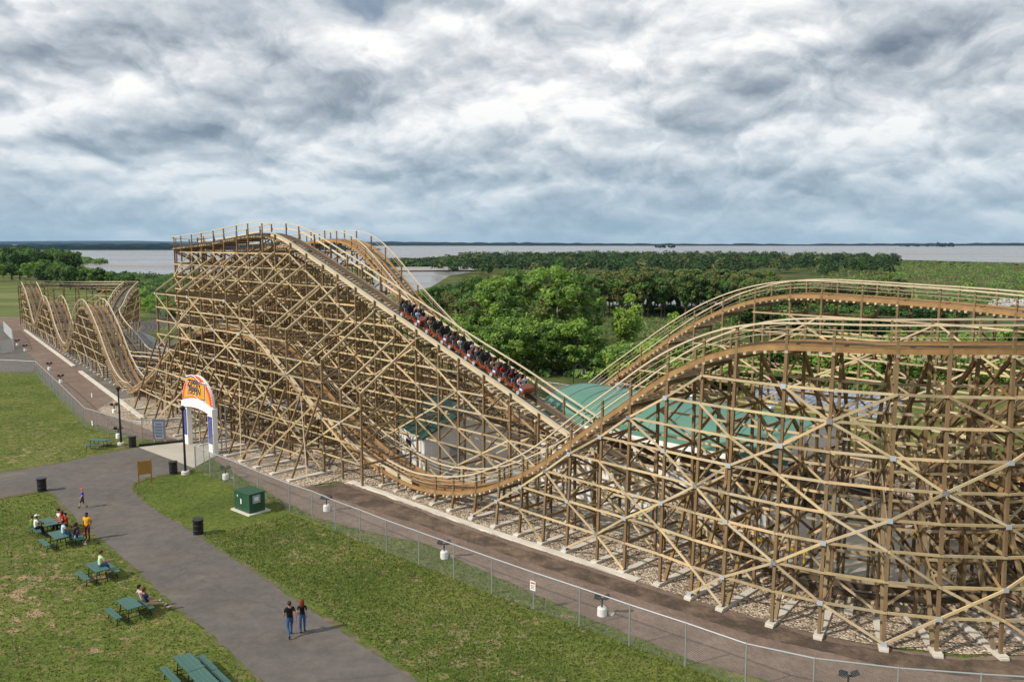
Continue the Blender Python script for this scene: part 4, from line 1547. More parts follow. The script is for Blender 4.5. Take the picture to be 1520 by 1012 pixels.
# bents
s1 = lambda i: not (i < T1_LOW)
build_bents(T1, f_hr1r, f_hr1l, skip=lambda i: i >= T1_LOW + 1, fall=2, rise=4, phase=1)
build_bents(T1, None, None, skip=lambda i: i <= T1_LOW or i >= T1_LEFT, fall=4, rise=0, gap=2.74)
build_bents(T1, f_hr1r, f_hr1l, skip=lambda i: i < T1_LEFT, fall=3, rise=4, gap=3.0)
build_bents(T2, f_hr2r, f_hr2l, skip=lambda i: i >= T2_MID, fall=3, rise=0, gap=2.74)
build_bents(T2, None, None, skip=lambda i: i < T2_MID or i >= T2_DIP - 3, fall=4, rise=0, foot=False)


def ro2(i):
    s, w = sw_i(T2, i)
    if i < T2_ARC - 4:
        return 0.35 * min(1.0, max(0, (i - T2_DIP) / 30))
    return 0.62


def bat2(i, deck):
    if T2_ARC - 10 < i < T2_BACK + 4 and deck > 6:
        return (1.0, deck * 0.62)
    return None


build_bents(T2, f_hr2r, f_hr2l, skip=lambda i: i < T2_DIP - 3 or i >= T2_BACK, fall=3, rise=4, phase=2, right_out=ro2, batter=bat2, gap=2.2)
build_bents(T2, f_hr2r, f_hr2l, skip=lambda i: i < T2_BACK, fall=3, rise=4, phase=0)
build_bents(T6, lambda i: True, lambda i: True, fall=3, rise=4)


for lv in range(9):
    z = LV0 + LVH * lv + .2
    for which, fr in ((0, .86), (1, .60)):
        run = MB()
        for a, b in zip(ILEG, ILEG[1:]):
            if z < min(a[2], b[2]) * fr - .3 and (a[which] - b[which]).length < 4 and lv % 2 == which:
                run.beam((*a[which], z), (*b[which], z), .07, LW)
        reg('ledger', run, 'brace_wood')


# outer frame of the tall structure: posts ahead of the drop, shored back to it, with battered legs
def t1_deck(s):
    best = min((abs(sw_i(T1, i)[0] - s), i) for i in range(20, T1_LOW))
    return T1.P[best[1]].z - 0.45


OUT = []
tdir = (XY(1, 0) - XY(0, 0)).normalized()
ndir = (XY(0, 1) - XY(0, 0)).normalized()
k = 0
s = -91.0
while s < -52.5:
    dk = t1_deck(s)
    step = int((s + 91.0) / 5.48)
    top = min(16.2, max(3.0, t1_deck(-91.0 + step * 5.48 + 2.7) - 5.0))
    OUT.append((s, top, dk))
    s += 2.74
w_out = -0.35
for k, (s, top, dk) in enumerate(OUT):
    br, pb, kids = MB(), MB(), []
    f, h = XY(s, w_out, 0.1), XY(s, w_out, top)
    pb.beam(f, h, PW, PW, up=tdir)
    kids.append(('post', pb, 'post_wood'))
    sh_ = MB()
    sh_.beam(h, XY(s, 4.9, min(dk - 0.3, top + 3.6)), 0.14, 0.17)
    kids.append(('shore', sh_, 'ledger_wood'))          # shore up to the drop's own posts
    lv = 0
    while LV0 + LVH * lv < top - 0.2:
        z = LV0 + LVH * lv
        if lv % 2 == 0:
            br.beam(XY(s + .13, w_out, z), XY(s + .13, 5.0, z), 0.06, 0.17)
        if lv % 3 == 1 and z + 2 * LVH < top + 2:
            br.beam(XY(s - .13, w_out, z), XY(s - .13, 5.0, z + 2 * LVH), 0.06, 0.14)
        lv += 1
    ds = (-5.2, -3.8, -2.4, -1.0, 0, 0)[min(k, 5)]
    if s < -56:
        zb = 6.6 if s > -80 else 8.6
        out_w = -3.3 + 0.45 * abs(ds) * .8
        bl = MB()
        bl.beam(XY(s - 0.16 + ds, out_w, 0.1), XY(s - 0.16, w_out - 0.15, min(zb, top)), PW * 0.95, PW * 0.95, up=tdir)
        kids.append(('batter_leg', bl, 'post_wood'))
        fb = MB()
        M = Matrix.Translation(XY(s + ds, 0, 0)) @ Matrix(((ndir.x, tdir.x, 0, 0), (ndir.y, tdir.y, 0, 0), (0, 0, 1, 0), (0, 0, 0, 1)))
        fb.box(out_w - 0.45, w_out + 0.6, -0.26, 0.26, 0, 0.16, M=M)
        reg('footing', fb, 'concrete')
        br.beam(XY(s - .16 + ds * .62, out_w + (w_out - out_w) * .38, zb * .38), XY(s - .16, w_out, zb * .30), 0.06, 0.14)
    reg('trestle_bent', br, 'brace_wood', kids)


def outp(k, lv):
    if not 0 <= k < len(OUT) or lv < -1:
        return None
    z = LV0 + LVH * lv
    if z > OUT[k][1] - 0.1:
        return None
    z = max(0.25, z)
    s = OUT[k][0]
    return XY(s, w_out - PW / 2 - 0.035, z)


for lv in range(12):
    run = MB()
    for k in range(len(OUT) - 1):
        a, b = outp(k, lv), outp(k + 1, lv)
        if a and b:
            run.beam(a - tdir * .1, b + tdir * .1, 0.07, LW)
    reg('ledger', run, 'ledger_wood')
for fam, N in ((-1, 3), (1, 5)):
    for d0 in range(-40, 40):
        if (d0 + 1) % N:
            continue
        run = MB()
        for k in range(len(OUT) - 1):
            a, b = outp(k, d0 + fam * k), outp(k + 1, d0 + fam * (k + 1))
            if a and b:
                run.beam(a - ndir * (0.07 if fam < 0 else 0.085), b - ndir * (0.07 if fam < 0 else 0.085), 0.065, 0.125)
                g = MB()
                q = a - ndir * 0.13
                g.beam(q - tdir * 0.16, q + tdir * 0.16, 0.02, 0.28)
                if (k + d0) % 2 == 0:
                    reg('gusset_plate', g, 'gusset_steel')
        reg('diagonal_brace', run, 'ledger_wood')
# ledgers along the battered legs
for zf in (0.30, 0.62):
    run = MB()
    for k in range(len(OUT) - 1):
        if OUT[k + 1][0] > -55.5:
            continue
        pts = []
        for kk in (k, k + 1):
            s = OUT[kk][0]
            zb = 6.6 if s > -80 else 8.6
            ds = (-5.2, -3.8, -2.4, -1.0, 0, 0)[min(kk, 5)]
            ow = -3.3 + 0.36 * abs(ds)
            pts.append(XY(s - .16 + ds * (1 - zf), ow + (w_out - ow) * zf - 0.13, zb * zf))
        run.beam(pts[0], pts[1], 0.07, LW)
    reg('ledger', run, 'ledger_wood')
for ka, kb in ((1, 3), (3, 1), (5, 7), (9, 7), (9, 11), (13, 11), (12, 14), (2, 4), (6, 4), (10, 12)):
    if max(ka, kb) < len(OUT) - 1:
        run = MB()
        sa, sb = OUT[ka][0], OUT[kb][0]
        run.beam(XY(sa - .16, -3.3 - .2, 0.4), XY(sb - .16, w_out - 0.3, 6.2), 0.065, 0.15)
        reg('diagonal_brace', run, 'ledger_wood')
# cross frames filling the tall structure between the drop and the lift
s = -100.0
k = 0
while s < -56:
    dk = min(t1_deck(s), 18.6)
    li = min(range(T6.n), key=lambda i: abs(sw_i(T6, i)[0] - s))
    top = min(dk, T6.P[li].z - 0.5) - 0.4
    br, kids = MB(), []
    pb = MB()
    for w in (7.9, 10.2, 13.2, 15.4):
        pb.beam(XY(s, w, 0.1), XY(s, w, max(2.0, top)), PW, PW, up=tdir)
    kids.append(('post', pb, 'post_wood'))
    lv = 0
    while LV0 + LVH * lv < top:
        z = LV0 + LVH * lv
        if lv % 2 == k % 2:
            br.beam(XY(s + .13, 7.6, z), XY(s + .13, 16.7, z), 0.06, 0.18)
        if z + 2 * LVH < top:
            br.beam(XY(s - .13, 7.7, z), XY(s - .13, 10.2, z + 2 * LVH), 0.06, 0.15)
            br.beam(XY(s - .13, 13.2, z + 2 * LVH), XY(s - .13, 16.6, z), 0.06, 0.15)
            br.beam(XY(s - .13, 10.2, z), XY(s - .13, 13.2, z + 2 * LVH), 0.06, 0.15)
        lv += 1
    reg('trestle_bent', br, 'brace_wood', kids)
    s += 2.74
    k += 1
for w in (10.2, 13.2):
    for lv in range(0, 12):
        z = LV0 + LVH * lv + 0.3
        run = MB()
        s = -100.0
        while s < -58.7:
            li = min(range(T6.n), key=lambda i: abs(sw_i(T6, i)[0] - (s + 2.74)))
            if z < min(t1_deck(s + 2.74), T6.P[li].z - 0.5) - 0.5:
                run.beam(XY(s, w - 0.14, z), XY(s + 2.74, w - 0.14, z), 0.06, LW)
            s += 2.74
        reg('ledger', run, 'brace_wood')
# concrete kerb along the front of the dip and the left arm
fb = MB()
pts = [XY(s, -0.28 if s < -40 else -0.28 + (s + 40) * 0.035, 0) for s in np.arange(-54.5, -25.5, 1.0)]
fb.sweep([[p + ndir * (-0.22 + random.uniform(-.05, .05)), p + ndir * 0.30, p + ndir * 0.30 + Vector((0, 0, .11)), p + ndir * (-0.20 + random.uniform(-.05, .05)) + Vector((0, 0, .11))] for p in pts])
reg('footing', fb, 'concrete')
for a, b in (((119, 552), (212, 622)), ((37, 490.5), (110, 544.5))):
    fb = MB()
    pa, pb_ = gp(*a), gp(*b)
    fb.beam(pa + Vector((0, 0, .1)), pb_ + Vector((0, 0, .1)), 0.5, 0.2)
    reg('footing', fb, 'concrete')
flush_registry()


# ------------------------------------------------------------------ buildings
def frame_at(o, ax):
    """Matrix with x along ax, z up, origin o."""
    a = Vector((ax[0], ax[1], 0)).normalized()
    b = Vector((-a.y, a.x, 0))
    return Matrix(((a.x, b.x, 0, o[0]), (a.y, b.y, 0, o[1]), (0, 0, 1, o[2] if len(o) > 2 else 0), (0, 0, 0, 1)))


def station():
    """Loading station: raised platform behind panelled walls under a barrel roof."""
    root = empty('station_building', XY(-32.5, 13.5), 0)
    tag(root, 'open station with a curved green roof and white panelled walls behind the timber', 'station')
    root.matrix_world = frame_at(XY(-32.5, 13.5), tdir)
    L = 10.2                                  # half length; local y is +n, towards the back
    r_ = MB()
    e0, e1, ze, zt = -4.3, 4.3, 5.75, 7.75
    prof = []
    for k in range(15):
        a = PI * k / 14
        prof.append((-math.cos(a) * (e1 - e0) / 2 + (e0 + e1) / 2, ze + (zt - ze) * math.sin(a) ** 0.8))
    inner_ = [(y * 0.985, z - 0.14) for y, z in reversed(prof)]
    r_.sweep([[(x, y, z) for y, z in prof + inner_] for x in (-L, L)])
    r_.build('roof', MAT['roof_green'], root)
    seam = MB()
    for k in range(13):
        x = -L + 0.2 + k * (2 * L - 0.4) / 12
        seam.sweep([[(x + dx, y, z + dz) for dx, dz in ((-.02, 0), (.02, 0), (.02, .035), (-.02, .035))] for y, z in prof], closed=True)
    seam.build('roof_seams', MAT['roof_green'], root)
    for x in (-L + 0.25, L - 0.25):
        g = MB()
        g.poly([(x, y * .97, z - .16) for y, z in prof])
        g.build('gable', MAT['white_paint'], root)
    for x in (-6.2, 0.4, 6.5):
        v_ = MB()
        v_.lathe([(.22, zt - .1), (.22, zt + .30), (.34, zt + .34), (.30, zt + .46), (0, zt + .50)], c=(x, .6, 0), n_=12)
        v_.build('roof_vent', MAT['galvanised'], root)
    f = MB()
    for y in (e0, e1):
        f.box(-L - .05, L + .05, y - .06, y + .06, ze - .34, ze - .01)
    f.build('fascia', MAT['white_paint'], root)
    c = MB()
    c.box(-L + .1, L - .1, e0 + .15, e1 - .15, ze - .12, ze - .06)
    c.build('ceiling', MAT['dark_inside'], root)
    for y in (-3.1, 3.1):
        for k in range(6):
            x = -L + 1.0 + k * (2 * L - 2.0) / 5
            p = MB()
            p.box(x - .11, x + .11, y - .11, y + .11, 2.4, ze - .12)
            for sgn in (-1, 1):
                p.beam((x, y, ze - 1.1), (x + sgn * 0.9, y, ze - .2), .14, .14)
            p.build('column', MAT['white_paint'], root)
    fl = MB()
    fl.box(-L, L, -3.9, -1.25, 2.25, 2.42)
    fl.box(-L, L, 2.65, 3.9, 2.25, 2.42)
    fl.build('platform', MAT['concrete'], root)
    w = MB()
    w.box(-L, L, -4.05, -3.92, 0.0, 3.7)
    w.box(-L, L, 3.92, 4.05, 0.0, 3.45)
    w.box(L - .1, L, -3.92, 3.92, 0.0, 2.2)
    w.build('wall', MAT['wall_white'], root)
    q = MB()
    for k in range(13):
        x = -L + k * 2 * L / 12
        q.box(x - .03, x + .03, -4.085, -4.052, 0.1, 3.65)
    q.build('panel_strips', MAT['roof_grey'], root)
    cp_ = MB()
    cp_.box(-L - .04, L + .04, -4.12, -3.86, 3.705, 3.78)
    cp_.build('wall_cap', MAT['ledger_wood'], root)
    return root


station()


def maintenance_shed():
    o = gp(602, 706)
    ax = Vector((0.42, -0.907, 0))            # long wall runs towards the eye
    root = empty('maintenance_shed', o)
    tag(root, 'small white shed with a dark green gable roof inside the drop trestle', 'shed')
    root.matrix_world = frame_at((-7.4, 66.2, 0), (0.42, -0.907))
    # local x along the long white wall, y to the right and away
    l0, l1, w0, w1, ze, zr = -6.2, 0.6, 0.0, 7.4, 3.3, 5.2
    w = MB()
    for x in (l0, l1):
        w.poly([(x, w0, 0), (x, w1, 0), (x, w1, ze), (x, (w0 + w1) / 2, zr), (x, w0, ze)])
    w.poly([(l0, w0, 0), (l1, w0, 0), (l1, w0, ze), (l0, w0, ze)])
    w.poly([(l0, w1, 0), (l1, w1, 0), (l1, w1, ze), (l0, w1, ze)])
    w.build('wall', MAT['wall_white'], root)
    b = MB()
    k = l0
    while k <= l1:
        b.box(k - .025, k + .025, w0 - .03, w0 - .002, 0.05, ze - .05)
        k += 0.62
    k = w0
    while k <= w1:
        b.box(l1 + .002, l1 + .03, k - .025, k + .025, 0.05, ze - .05)
        k += 0.62
    b.build('siding_battens', MAT['white_paint'], root)
    r_ = MB()
    ym = (w0 + w1) / 2
    for sgn, ye in ((-1, w0 - .35), (1, w1 + .35)):
        ze_ = ze - .16
        r_.hexa([(l0 - .4, ye, ze_), (l1 + .4, ye, ze_), (l1 + .4, ym, zr + .02), (l0 - .4, ym, zr + .02), (l0 - .4, ye, ze_ + .14), (l1 + .4, ye, ze_ + .14), (l1 + .4, ym, zr + .16), (l0 - .4, ym, zr + .16)])
    r_.build('roof', MAT['roof_dark_green'], root)
    d = MB()
    d.box(l1 + .035, l1 + .08, 2.2, 3.3, 0.05, 2.2)
    d.build('door', MAT['roof_grey'], root)
    v = MB()
    v.box(-4.2, -3.0, w0 - .08, w0 - .035, 1.2, 2.2)
    v.build('window', MAT['dark_inside'], root)


maintenance_shed()


def canopy(name, label, s0, s1, w0, w1, z, tilt, m_):
    root = empty(name, XY((s0 + s1) / 2, (w0 + w1) / 2))
    tag(root, label, 'canopy')
    root.matrix_world = frame_at(XY((s0 + s1) / 2, (w0 + w1) / 2), tdir)
    L, D = (s1 - s0) / 2, (w1 - w0) / 2
    r_ = MB()
    r_.hexa([(-L, -D, z), (L, -D, z), (L, D, z + tilt), (-L, D, z + tilt), (-L, -D, z + .1), (L, -D, z + .1), (L, D, z + tilt + .1), (-L, D, z + tilt + .1)])
    r_.build('roof', MAT[m_], root)
    q = MB()
    for k in range(int(L * 2 / 0.45)):
        x = -L + .2 + k * .45
        q.hexa([(x, -D, z + .1), (x + .05, -D, z + .1), (x + .05, D, z + tilt + .1), (x, D, z + tilt + .1), (x, -D, z + .14), (x + .05, -D, z + .14), (x + .05, D, z + tilt + .14), (x, D, z + tilt + .14)])
    q.build('roof_ribs', MAT[m_], root)
    for x in (-L + .2, L - .2):
        for y in (-D + .2, D - .2):
            p = MB()
            p.box(x - .07, x + .07, y - .07, y + .07, 0, z + .05 + (y + D) / (2 * D) * tilt)
            p.build('post', MAT['galvanised'], root)


canopy('metal_canopy', 'narrow grey metal canopy among the posts beside the entrance arch', -73.6, -68.0, 2.2, 4.4, 3.4, .35, 'roof_grey')
canopy('storage_roof', 'grey metal storage roof behind the green station roof', -36, -24, 28.5, 33.5, 5.4, 0.9, 'roof_grey')


def arch():
    A, B = gp(279.5, 658), gp(317.5, 673)
    ax = (B - A)
    Wd = ax.length
    root = empty('entrance_arch', A)
    tag(root, 'white entrance arch topped by an orange half round ride sign', 'arch')
    root.matrix_world = frame_at(A, ax)
    zb = 3.55
    for x in (0, Wd):
        p = MB()
        p.box(x - .52, x + .52, -.22, .22, 0, zb)
        po = p.build('pillar', MAT['white_paint'], root)
        q = MB()
        q.box(x - .40, x + .40, -.262, -.222, .95, zb - .10)
        q.build('blue_panel', MAT['sign_blue'], po)
        q = MB()
        for k in range(15):
            z = 1.0 + k * .165
            if z + .3 < zb - .12:
                q.beam((x - .38, -.268, z), (x + .38, -.268, z + .28), .02, .03, up=(0, -1, 0))
        q.build('panel_lattice', MAT['roof_grey'], po)
        st = MB()
        for yy in (.55, 1.0):
            st.tube([(x + .45, yy, 0), (x + .45, yy, zb + 1.0)], .06, 8)
        st.beam((x + .45, .2, zb * .6), (x + .45, 1.0, zb * .6), .06, .06)
        st.build('steel_prop', MAT['galvanised'], root)
    bm_ = MB()
    n_ = 24
    low, upr = [], []
    for k in range(n_ + 1):
        x = -.55 + (Wd + 1.1) * k / n_
        u = 2 * k / n_ - 1
        low.append((x, zb - .1 + .42 * (1 - u * u)))
        upr.append((x, zb + .62 + .52 * (1 - u * u)))
    bm_.sweep([[(x, y, z) for (x, z), (x2, z2) in [(low[k], upr[k])] for y in (-.26, .26)] + [(upr[k][0], .26, upr[k][1]), (upr[k][0], -.26, upr[k][1])] for k in range(n_ + 1)])
    bm_.build('beam', MAT['white_paint'], root)

    def dome(rx, rz, base, y0, y1, teeth=0):
        pts = []
        N = 64
        for k in range(N + 1):
            a = PI * k / N
            f = 1.0 + (0.035 * (1 if k % 2 else -1) if teeth else 0)
            u = -math.cos(a) * f
            pts.append((Wd / 2 + rx * u, base + .50 * max(0, 1 - (u * .92) ** 2) + (rz - .5) * math.sin(a) ** .85 * f))
        lo = [(Wd / 2 - rx * math.cos(PI * k / 20) * -1, base + .50 * (1 - math.cos(PI * k / 20) ** 2 * .85)) for k in range(1, 20)]
        out = pts + lo
        m_ = MB()
        m_.poly([(x, y0, z) for x, z in reversed(out)])
        m_.poly([(x, y1, z) for x, z in out])
        for i in range(len(out)):
            j = (i + 1) % len(out)
            m_.poly([(out[i][0], y0, out[i][1]), (out[j][0], y0, out[j][1]), (out[j][0], y1, out[j][1]), (out[i][0], y1, out[i][1])])
        return m_
    zt = zb + .66
    sb = dome(Wd / 2 + .46, 2.70, zt, -.14, .10).build('sign_board', MAT['white_paint'], root)
    dome(Wd / 2 + .39, 2.60, zt + .04, -.165, -.142, 1).build('red_border', MAT['sign_red'], sb)
    dome(Wd / 2 + .02, 2.18, zt + .14, -.185, -.167).build('orange_field', MAT['sign_orange'], sb)

    def banner(ex, y0, y1):
        m_ = MB()
        N = 14
        top, bot = [], []
        for k in range(N + 1):
            u = k / N
            x = Wd / 2 - 1.85 - ex + (3.7 + 2 * ex) * u
            wv = .14 * math.sin(u * 2 * PI) - .10 * u
            top.append((x, zt + 2.46 + ex + wv - abs(u - .4) * .5))
            bot.append((x, zt + .74 - ex + wv * 1.0 + .12 * math.sin(u * PI)))
        ring = top + bot[::-1]
        m_.poly([(x, y0, z) for x, z in ring])
        for i in range(len(ring)):
            j = (i + 1) % len(ring)
            m_.poly([(ring[i][0], y0, ring[i][1]), (ring[j][0], y0, ring[j][1]), (ring[j][0], y1, ring[j][1]), (ring[i][0], y1, ring[i][1])])
        return m_
    banner(.16, -.215, -.187).build('banner_outline', MAT['white_paint'], sb)
    banner(.07, -.235, -.217).build('banner_edge', MAT['sign_navy'], sb)
    banner(-.02, -.25, -.237).build('banner', MAT['sign_orange'], sb)
    for txt, z, x0, size, sl in (('ZIPPIN', zt + 1.55, Wd / 2 - 1.66, 0.92, -.03), ('PIPPIN', zt + .86, Wd / 2 - 1.52, 0.92, -.03)):
        for dm, dy, off in (('sign_yellow', -.268, (.0, .0)), ('sign_blue', -.256, (.05, -.05))):
            cu = bpy.data.curves.new('lettering', 'FONT')
            cu.body = txt
            cu.size = size
            cu.extrude = .006
            cu.offset = .05 if dm == 'sign_blue' else .03
            cu.shear = .25
            tmp = bpy.data.objects.new('tmp', cu)
            COL.objects.link(tmp)
            bpy.context.view_layer.update()
            me = bpy.data.meshes.new_from_object(tmp.evaluated_get(bpy.context.evaluated_depsgraph_get()))
            bpy.data.objects.remove(tmp)
            M = Matrix.Translation((x0 + off[0], dy, z + off[1])) @ Matrix.Rotation(sl, 4, 'Y') @ Matrix.Rotation(PI / 2, 4, 'X')
            me.transform(M)
            me.materials.clear()
            me.materials.append(MAT['sign_navy' if dm == 'sign_yellow' else 'sign_yellow'])
            link('lettering', me, sb)


arch()


# ------------------------------------------------------------------ fences
def fence(name, label, pts, h=2.05, gap=3.0, mesh_step=0.10, rail=True, wire=0.0046, posts=None, cat='fence', group=None):
    """Chain link fence: posts, a top rail and woven wire, all real."""
    root = empty(name, pts[0])
    tag(root, label, cat, group)
    d0 = Vector(root.location)
    loc = [Vector(p) - d0 for p in pts]
    P_ = []
    for a, b in zip(loc, loc[1:]):
        n_ = max(1, round((b - a).length / gap)) if posts is None else 1
        P_ += [a.lerp(b, k / n_) for k in range(n_)]
    P_.append(loc[-1])
    for p in P_:
        m_ = MB()
        m_.tube([p, p + Vector((0, 0, h + .05))], .036, 8)
        m_.build('post', MAT['galvanised'], root)
    if rail:
        m_ = MB()
        m_.tube([p + Vector((0, 0, h)) for p in P_], .036, 8)
        m_.build('top_rail', MAT['galvanised'], root)
    w = MB()
    for a, b in zip(P_, P_[1:]):
        L = (b - a).length
        if L < .1:
            continue
        e = (b - a) / L
        nn = Vector((-e.y, e.x, 0)) * (wire / 2)
        hh = h - .06
        k = -hh
        while k < L:
            for sg in (1, -1):
                x0, z0, x1, z1 = (k, 0.04, k + hh, hh) if sg > 0 else (k, hh, k + hh, 0.04)
                if x0 < 0:
                    t = -x0 / (x1 - x0)
                    x0, z0 = 0, z0 + (z1 - z0) * t
                if x1 > L:
                    t = (L - x0) / (x1 - x0)
                    x1, z1 = L, z0 + (z1 - z0) * t
                if x1 - x0 < .02:
                    continue
                p, q = a + e * x0 + Vector((0, 0, z0)), a + e * x1 + Vector((0, 0, z1))
                dd = (q - p).normalized()
                up = dd.cross(nn).normalized() * (wire / 2)
                bse = len(w.v)
                for o in (p, q):
                    w.v += [tuple(o + nn), tuple(o - nn * .5 + up * .87), tuple(o - nn * .5 - up * .87)]
                for j in range(3):
                    jj = (j + 1) % 3
                    w.f.append((bse + j, bse + jj, bse + 3 + jj, bse + 3 + j))
                    w.m.append(0)
            k += mesh_step
    w.build('wire_mesh', MAT['fence_wire'], root)
    return root


front = P([(291, 697), (312, 707), (348, 722), (384, 739), (430, 759), (464, 771), (498, 787), (535, 802), (574, 819), (622, 838), (674, 859), (730, 881), (792, 905), (860, 930), (934, 958), (1017, 988), (1106, 1022), (1206, 1046), (1330, 1062), (1452, 1072), (1600, 1082)])
fence('chain_link_fence', 'long galvanised chain link fence between the lawn and the red dirt road', front, 2.05, posts=1)
fence('chain_link_fence', 'chain link fence between the upper lawn and the dirt road, bending at the corner', P([(-60, 557), (0, 554), (54, 557), (90, 594), (127.5, 634), (160, 645), (196, 655), (212, 657)]), 2.05)
fence('chain_link_fence', 'short chain link fence on the black kerb behind the notice board', P([(212, 657.5), (240, 656.5), (273, 655)]), 2.3)
fence('chain_link_fence', 'fence round the paved yard at the edge of the photo', P([(-50, 527), (0, 526), (21, 521), (18, 505), (6, 492)]), 2.2, mesh_step=.10, wire=.011)
fence('chain_link_fence', 'distant fence beside the back road under the far turn', P([(196, 506), (214, 512), (238, 523), (262, 534)]), 2.2, mesh_step=.10, wire=.012)
fence('chain_link_fence', 'far fence across the end of the back road', P([(222, 474), (240, 473), (262, 470)]), 2.4, mesh_step=.11, wire=.014)
fence('chain_link_fence', 'low wire fence beyond the bottom of the drop beside the station', P([(800, 584), (830, 588), (853, 592), (880, 600)]), 1.6, mesh_step=.10, wire=.006)
gt = fence('entrance_gate', 'grey mesh gate standing open beside the white arch', P([(290, 695), (303, 686), (317, 676)]), 1.9, mesh_step=.10, gap=2.0, cat='gate')
# black kerb at the foot of the short fence
mb = MB()
a, b = gp(206, 662), gp(274, 655.5)
mb.beam(a + Vector((0, 0, .09)), b + Vector((0, 0, .09)), .22, .18)
tag(mb.build('black_kerb', MAT['black_paint']), 'low black timber kerb along the back of the concrete pad', 'kerb')
# silt fence of black cloth
root = empty('silt_fence', gp(800, 549))
tag(root, 'low black silt fence sagging along the edge of the bushes', 'fence')
pp = [gp(x, y) for x, y in ((798, 549), (815, 551), (836, 555), (848, 557), (868, 561), (890, 566), (907, 571), (930, 577))]
cl = MB()
for a, b in zip(pp, pp[1:]):
    for k in range(6):
        u0, u1 = k / 6, (k + 1) / 6
        p, q = a.lerp(b, u0) - root.location, a.lerp(b, u1) - root.location
        h0, h1 = .72 - .18 * math.sin(u0 * PI), .72 - .18 * math.sin(u1 * PI)
        cl.hexa([p, q, q + Vector((0, .03, 0)), p + Vector((0, .03, 0)), p + Vector((0, 0, h0)), q + Vector((0, 0, h1)), q + Vector((0, .03, h1)), p + Vector((0, .03, h0))])
cl.build('cloth', MAT['silt_cloth'], root)
for p in pp:
    m_ = MB()
    p = p - root.location
    m_.beam(p + Vector((0, -.05, 0)), p + Vector((.1, -.05, 1.05)), .06, .06)
    m_.build('stake', MAT['pale_bark'], root)

# ------------------------------------------------------------------ signs and small furniture
mb = MB()
o = gp(792, 905)
root = empty('warning_sign', o)
tag(root, 'small white warning sign with a red band wired to the long fence', 'sign')
mb.box(-.17, .17, -.085, -.065, 1.10, 1.60)
pn = mb.build('sign_panel', MAT['white_paint'], root)
mb = MB()
mb.box(-.14, .14, -.092, -.086, 1.45, 1.55)
mb.build('red_band', MAT['sign_red'], pn)
mb = MB()
for k in range(3):
    mb.box(-.12, .12 - .04 * (k % 2), -.092, -.086, 1.35 - k * .08, 1.38 - k * .08)
mb.build('print_lines', MAT['black_paint'], pn)
root.rotation_euler = (0, 0, math.radians(-38))
for px, py, lab in ((138, 590, 'small white notice on the upper lawn fence beyond its bend'), (139, 634, 'small white notice on the upper fence nearest its corner post')):
    o = gp(px, py + 12)
    r_ = empty('fence_notice', o, math.radians(-52))
    tag(r_, lab, 'sign')
    mb = MB()
    mb.box(-.18, .18, -.08, -.06, 1.0, 1.5)
    mb.build('sign_panel', MAT['white_paint'], r_)

mat('board_white', (.26, .27, .30), .6, .3)
mat('board_grey', (.10, .125, .18), .5, .4)
# notice board on the short fence
o = gp(238, 657)
root = empty('notice_board', o, math.radians(-6))
tag(root, 'white and blue notice board on two posts before the short fence', 'notice board')
mb = MB()
mb.box(-.62, .62, -.16, -.10, .45, 2.35)
pn = mb.build('board_panel', MAT['board_white'], root)
mb = MB()
mb.box(-.62, .62, -.175, -.162, 2.10, 2.35)
mb.box(-.62, -.46, -.175, -.162, .45, 2.10)
mb.box(.46, .62, -.175, -.162, .45, 2.10)
mb.build('grey_border', MAT['board_grey'], pn)
mb = MB()
for k, wd in enumerate((.30, .38, .36, .38, .32)):
    mb.box(-wd, wd, -.178, -.163, 1.76 - k * .29, 1.97 - k * .29)
mb.build('print_lines', MAT['board_grey'], pn)
for x in (-.55, .55):
    mb = MB()
    mb.box(x - .05, x + .05, -.09, -.01, 0, 2.4)
    mb.build('post', MAT['galvanised'], root)

# brown board
o = gp(216, 719)
root = empty('brown_signboard', o, math.radians(28))
tag(root, 'plain brown wooden signboard on two legs at the fork of the paths', 'signboard')
mb = MB()
mb.box(-.52, .52, -.03, .03, .85, 1.95)
mb.build('panel', MAT['board_brown'], root)
for x in (-.46, .46):
    mb = MB()
    mb.box(x - .045, x + .045, .032, .10, 0, 2.05)
    mb.build('leg', MAT['board_brown'], root)


def trash_can(p, label, tilt=0.0, rz=0.0):
    root = empty('trash_can', p, rz)
    root.rotation_euler = (tilt, tilt * .5, rz)
    tag(root, label, 'trash can', 'black barrel trash cans')
    b = MB()
    pr = [(0.0, .0), (.30, .0), (.315, .02), (.32, .30), (.345, .32), (.345, .35), (.32, .37), (.32, .64), (.345, .66), (.345, .69), (.32, .71), (.32, .98), (.345, 1.0), (.345, 1.04), (.31, 1.04), (.30, .98), (.30, .55), (0, .55)]
    b.lathe(pr, n_=20)
    b.build('barrel', MAT['black_paint'], root)
    l_ = MB()
    l_.lathe([(.335, .93), (.36, .95), (.36, 1.06), (.335, 1.065)], n_=20)
    l_.build('liner', MAT['black_metal'], root)


trash_can(gp(197, 663.5), 'black barrel trash can at the corner of the concrete pad')
trash_can(gp(257.5, 703), 'black barrel trash can beside the lamp post on the grass tip')
trash_can(gp(62.5, 729), 'black barrel trash can on the grass corner nearest the boy')
trash_can(gp(294.5, 792.5), 'leaning black barrel trash can between the path and the green cabinet', 0.07)


